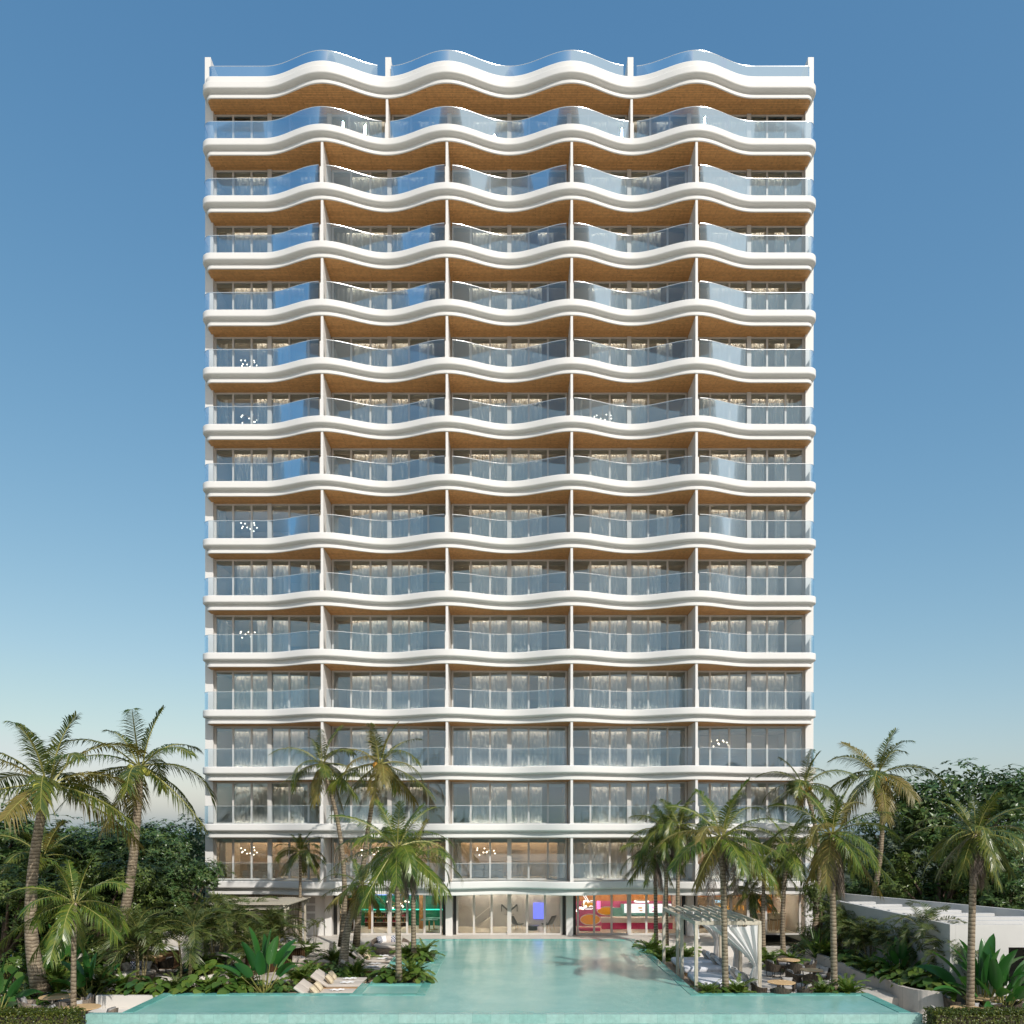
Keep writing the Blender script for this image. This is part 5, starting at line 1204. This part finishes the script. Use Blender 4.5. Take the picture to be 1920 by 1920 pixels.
# double loungers
def lounger(label, px, py, rot, words):
    p = gnd(px, py, LD + .3); t_ = thing('double_lounger', label, 'lounger', (p.x, p.y, LD), rot, 'double loungers beside the pool')
    link('base', rbox(-.6, 1.12, -.92, .92, .14, .22, M['teak'], .006, 'base'), t_)
    for a in (-.5, 1.05):
        for b in (-.85, .85): link('leg', rbox(a - .05, a + .05, b - .05, b + .05, 0, .139, M['teak'], .004, 'leg'), t_)
    for b in (-.47, .47):
        link('mattress', rbox(-.35, 1.14, b - .455, b + .455, .225, .33, M['cushion'], .03, 'mattress'), t_)
        o = link('backrest', rbox(-.78, 0, -.455, .455, 0, .10, M['cushion'], .03, 'backrest'), t_, (-.36, b, .235)); o.rotation_euler = (0, R(34), 0)
        mb = MB(); mb.bar((-.75, b - .3, .02), (-.8, b - .3, .50), .03); mb.bar((-.75, b + .3, .02), (-.8, b + .3, .50), .03); link('backrest_prop', mb.mesh('backrest_prop', M['teak']), t_)
    c, s = math.cos(rot), math.sin(rot)
    for j, b in enumerate((-.47, .47)):
        w_ = ('near', 'far')[j]
        lx, ly = -.28, b; pillow('straw pillow on the %s half of the lounger %s' % (w_, words), (p.x + lx * c - ly * s, p.y + lx * s + ly * c, LD + .50), rot - PI / 2, R(40), 'cushion2', 'straw pillows on the loungers', 1.05)
        lx = .45; q = MB(); rr = random.Random(int(px) + j)
        q.grid(lambda u, v: ((u - .5) * .5 + .04 * math.sin(v * 9), (v - .5) * .34 + .03 * math.sin(u * 8), .03 + .035 * abs(math.sin(u * 7 + v * 4)) + .02 * math.sin(v * 11)), 12, 9)
        o = single('towel', q.mesh('towel', M['white_cloth'], True), 'crumpled white towel on the %s half of the lounger %s' % (w_, words), 'towel', (p.x + lx * c - ly * s, p.y + lx * s + ly * c, LD + .32), rot + .3, 'white towels on the loungers'); md = o.modifiers.new('thickness', 'SOLIDIFY'); md.thickness = .015
lounger('double lounger nearest the front edge of the pool', 607, 1863, R(3), 'nearest the pool edge')
lounger('double lounger second from the front beside the squat palm bed', 633, 1841, R(4), 'second from the pool edge')
lounger('double lounger behind the squat palm beside the near planter', 683, 1812, R(4), 'beside the near planter')
lounger('double lounger furthest back near the round wicker sofa', 700, 1797, R(6), 'furthest back')
# round wicker sofa and armchairs
def round_sofa(label, px, py, z, r, rot, words, npil):
    p = gnd(px, py, z); t_ = thing('round_sofa', label, 'sofa', (p.x, p.y, z), rot, 'round woven garden sofas', r / .95)
    mb = MB(); mb.lathe([(.80, .0), (.92, .28), (.95, .34), (.001, .34)], 36); link('base', mb.mesh('base', M['wicker'], True), t_)
    mb = MB(); n = 30
    def sh(rr):
        return lambda u, v: ((.93 + rr + .05 * v) * math.cos(R(-5) + R(190) * u), (.93 + rr + .05 * v) * math.sin(R(-5) + R(190) * u), .30 + v * (.12 + .36 * math.sin(PI * u) ** .7))
    mb.grid(sh(.05), n, 3); mb.grid(lambda u, v: sh(0)(1 - u, v), n, 3)
    for q in range(n): mb.quad(sh(.05)(q / n, 1), sh(.05)((q + 1) / n, 1), sh(0)((q + 1) / n, 1), sh(0)(q / n, 1))
    link('backrest', mb.mesh('backrest', M['wicker'], True), t_)
    mb = MB(); mb.lathe([(.001, .341), (.86, .341), (.9, .38), (.9, .45), (.84, .49), (.001, .50)], 36); link('mattress', mb.mesh('mattress', M['cushion'], True), t_)
    for i in range(npil):
        a = rot + R(35 + 110 * i / max(1, npil - 1)); k = ('cushion', 'check', 'cushion', 'white_cloth', 'check')[i % 5]
        pillow('%s pillow, %s from right on the %s' % ({'cushion': 'oatmeal', 'check': 'blue and white checked', 'white_cloth': 'white'}[k], ('first', 'second', 'third', 'fourth', 'fifth')[i], words), (p.x + .66 * r * math.cos(a), p.y + .66 * r * math.sin(a), z + .5 * r / .95 + .18), a - PI / 2, R(-25), k, 'pillows on the garden sofas', 1.0)
round_sofa('large round woven sofa between the loungers and the restaurant glass', 733, 1787, LD, 1.0, R(20), 'large round sofa', 5)
round_sofa('round woven armchair between the bar and the loungers', 551, 1822, LD, .62, R(-60), 'woven armchair by the loungers', 3)
round_sofa('round woven sofa on the garden patio', 258, 1838, LD, .8, R(30), 'patio sofa', 3)
round_sofa('round woven sofa behind the pale areca stems', 222, 1836, LD, .7, R(80), 'sofa behind the areca stems', 3)
# cabanas with four posts, roof slats, beds and white drapes
def drape(name, W_, side, z1, zt, folds, flare, seed):
    """voile hung from the beam, gathered to a post tie at zt"""
    rng = random.Random(seed); mb = MB()
    def fn(u, v):
        z = z1 * (1 - v); 
        if z > zt: k = ((z - zt) / (z1 - zt)) ** 1.35; wd = .16 + (W_ - .16) * k
        else: k = (zt - z) / zt; wd = .16 + flare * k ** .8
        amp = .03 + .045 * min(1, wd / W_ + .3); f = math.sin(u * folds * 2 * PI + 1.3 * math.sin(v * 3)) * amp + .03 * math.sin(u * folds * 4.7 * PI + v * 2)
        sag = -.18 * math.sin(PI * min(1, u)) * (1 if z > zt else 0) * min(1, (z - zt) / (z1 - zt) if z > zt else 0)
        return (-side * wd * (1 - u), f, z + sag * .4)
    mb.grid(fn, 44, 26); return mb.mesh(name, M['cabana_cloth'], True)
def cabana(label, x0, x1, y0, y1, z, ht, words, seed, front):
    t_ = thing('cabana', label, 'cabana', ((x0 + x1) / 2, (y0 + y1) / 2, z), 0, 'timber cabanas by the pool'); hx, hy = (x1 - x0) / 2, (y1 - y0) / 2; c = t_.location.copy()
    for a in (-1, 1):
        for b in (-1, 1): link('post', rbox(a * hx - .065, a * hx + .065, b * hy - .065, b * hy + .065, 0, ht, M['bleached'], .006, 'post'), t_)
    for b in (-1, 1): link('beam', rbox(-hx - .06, hx + .06, b * hy - .05, b * hy + .05, ht + .001, ht + .15, M['bleached'], .006, 'beam'), t_)
    for a in (-1, 1): link('beam', rbox(a * hx - .05, a * hx + .05, -hy + .052, hy - .052, ht + .002, ht + .148, M['bleached'], .006, 'beam'), t_)
    for i in range(7):
        x = -hx + .06 + (2 * hx - .12) * (i + .5) / 7; link('roof_slat', rbox(x - .03, x + .03, -hy - .1, hy + .1, ht + .152, ht + .24, M['bleached'], .005, 'roof_slat'), t_)
    if front: link('drape', drape('drape', 2 * hx * .82, 1, ht - .02, .98, 5, .28, seed), t_, (hx - .10, -hy - .09, .02))
    link('drape', drape('drape', 2 * hx * .62, 1, ht - .02, 1.1, 4, .1, seed + 1), t_, (hx - .12, hy - .1, .02))
    o = link('drape', drape('drape', 2 * hy * .35, 1, ht - .02, 1.0, 4, .3, seed + 2), t_, (hx + .02, -hy + .1, .02), R(-90) if front else R(-90))
    for a in (-1,):
        o = link('valance', drape('valance', .5, -1, .55, .12, 3, .1, seed + 4), t_, (a * hx + .08, -hy + .12, ht - .56), R(90)); 
    for j, yy in enumerate((-hy * .5, hy * .5)):
        w2 = ('near', 'far')[j]
        me = rbox(-.98, .98, -hy * .46, hy * .46, 0, .26, M['bedding'], .1, 'daybed')
        b_ = thing('daybed', 'low daybed with pale blue grey quilt, %s one in the %s' % (w2, words), 'daybed', (c.x - .05, c.y + yy, z), 0, 'daybeds inside the cabanas')
        link('mattress', me, b_); link('platform', rbox(-.9, .9, -hy * .42, hy * .42, -.1, -.002, M['teak'], .01, 'platform'), b_)
        b_.location.z = z + .11
        for q in range(3):
            pillow('%s pillow at the head of the %s bed in the %s' % (('large oatmeal', 'white', 'small grey')[q], w2, words), (c.x + .50 + .12 * q, c.y + yy + (.28 - .28 * q), z + .56), R(90) + .3 * (q - 1), R(-35), ('cushion', 'white_cloth', 'cushgrey')[q], 'pillows in the cabanas', (1.15, 1.05, .85)[q])
cabana('front timber cabana with white voile drape gathered on its right post', 7.28, 9.75, 33.25, 36.0, -.14, 2.62, 'front cabana', 5, True)
cabana('rear timber cabana with pale gathered drapes further along the pool', 7.28, 9.95, 36.9, 40.2, -.14, 2.55, 'rear cabana', 15, False)
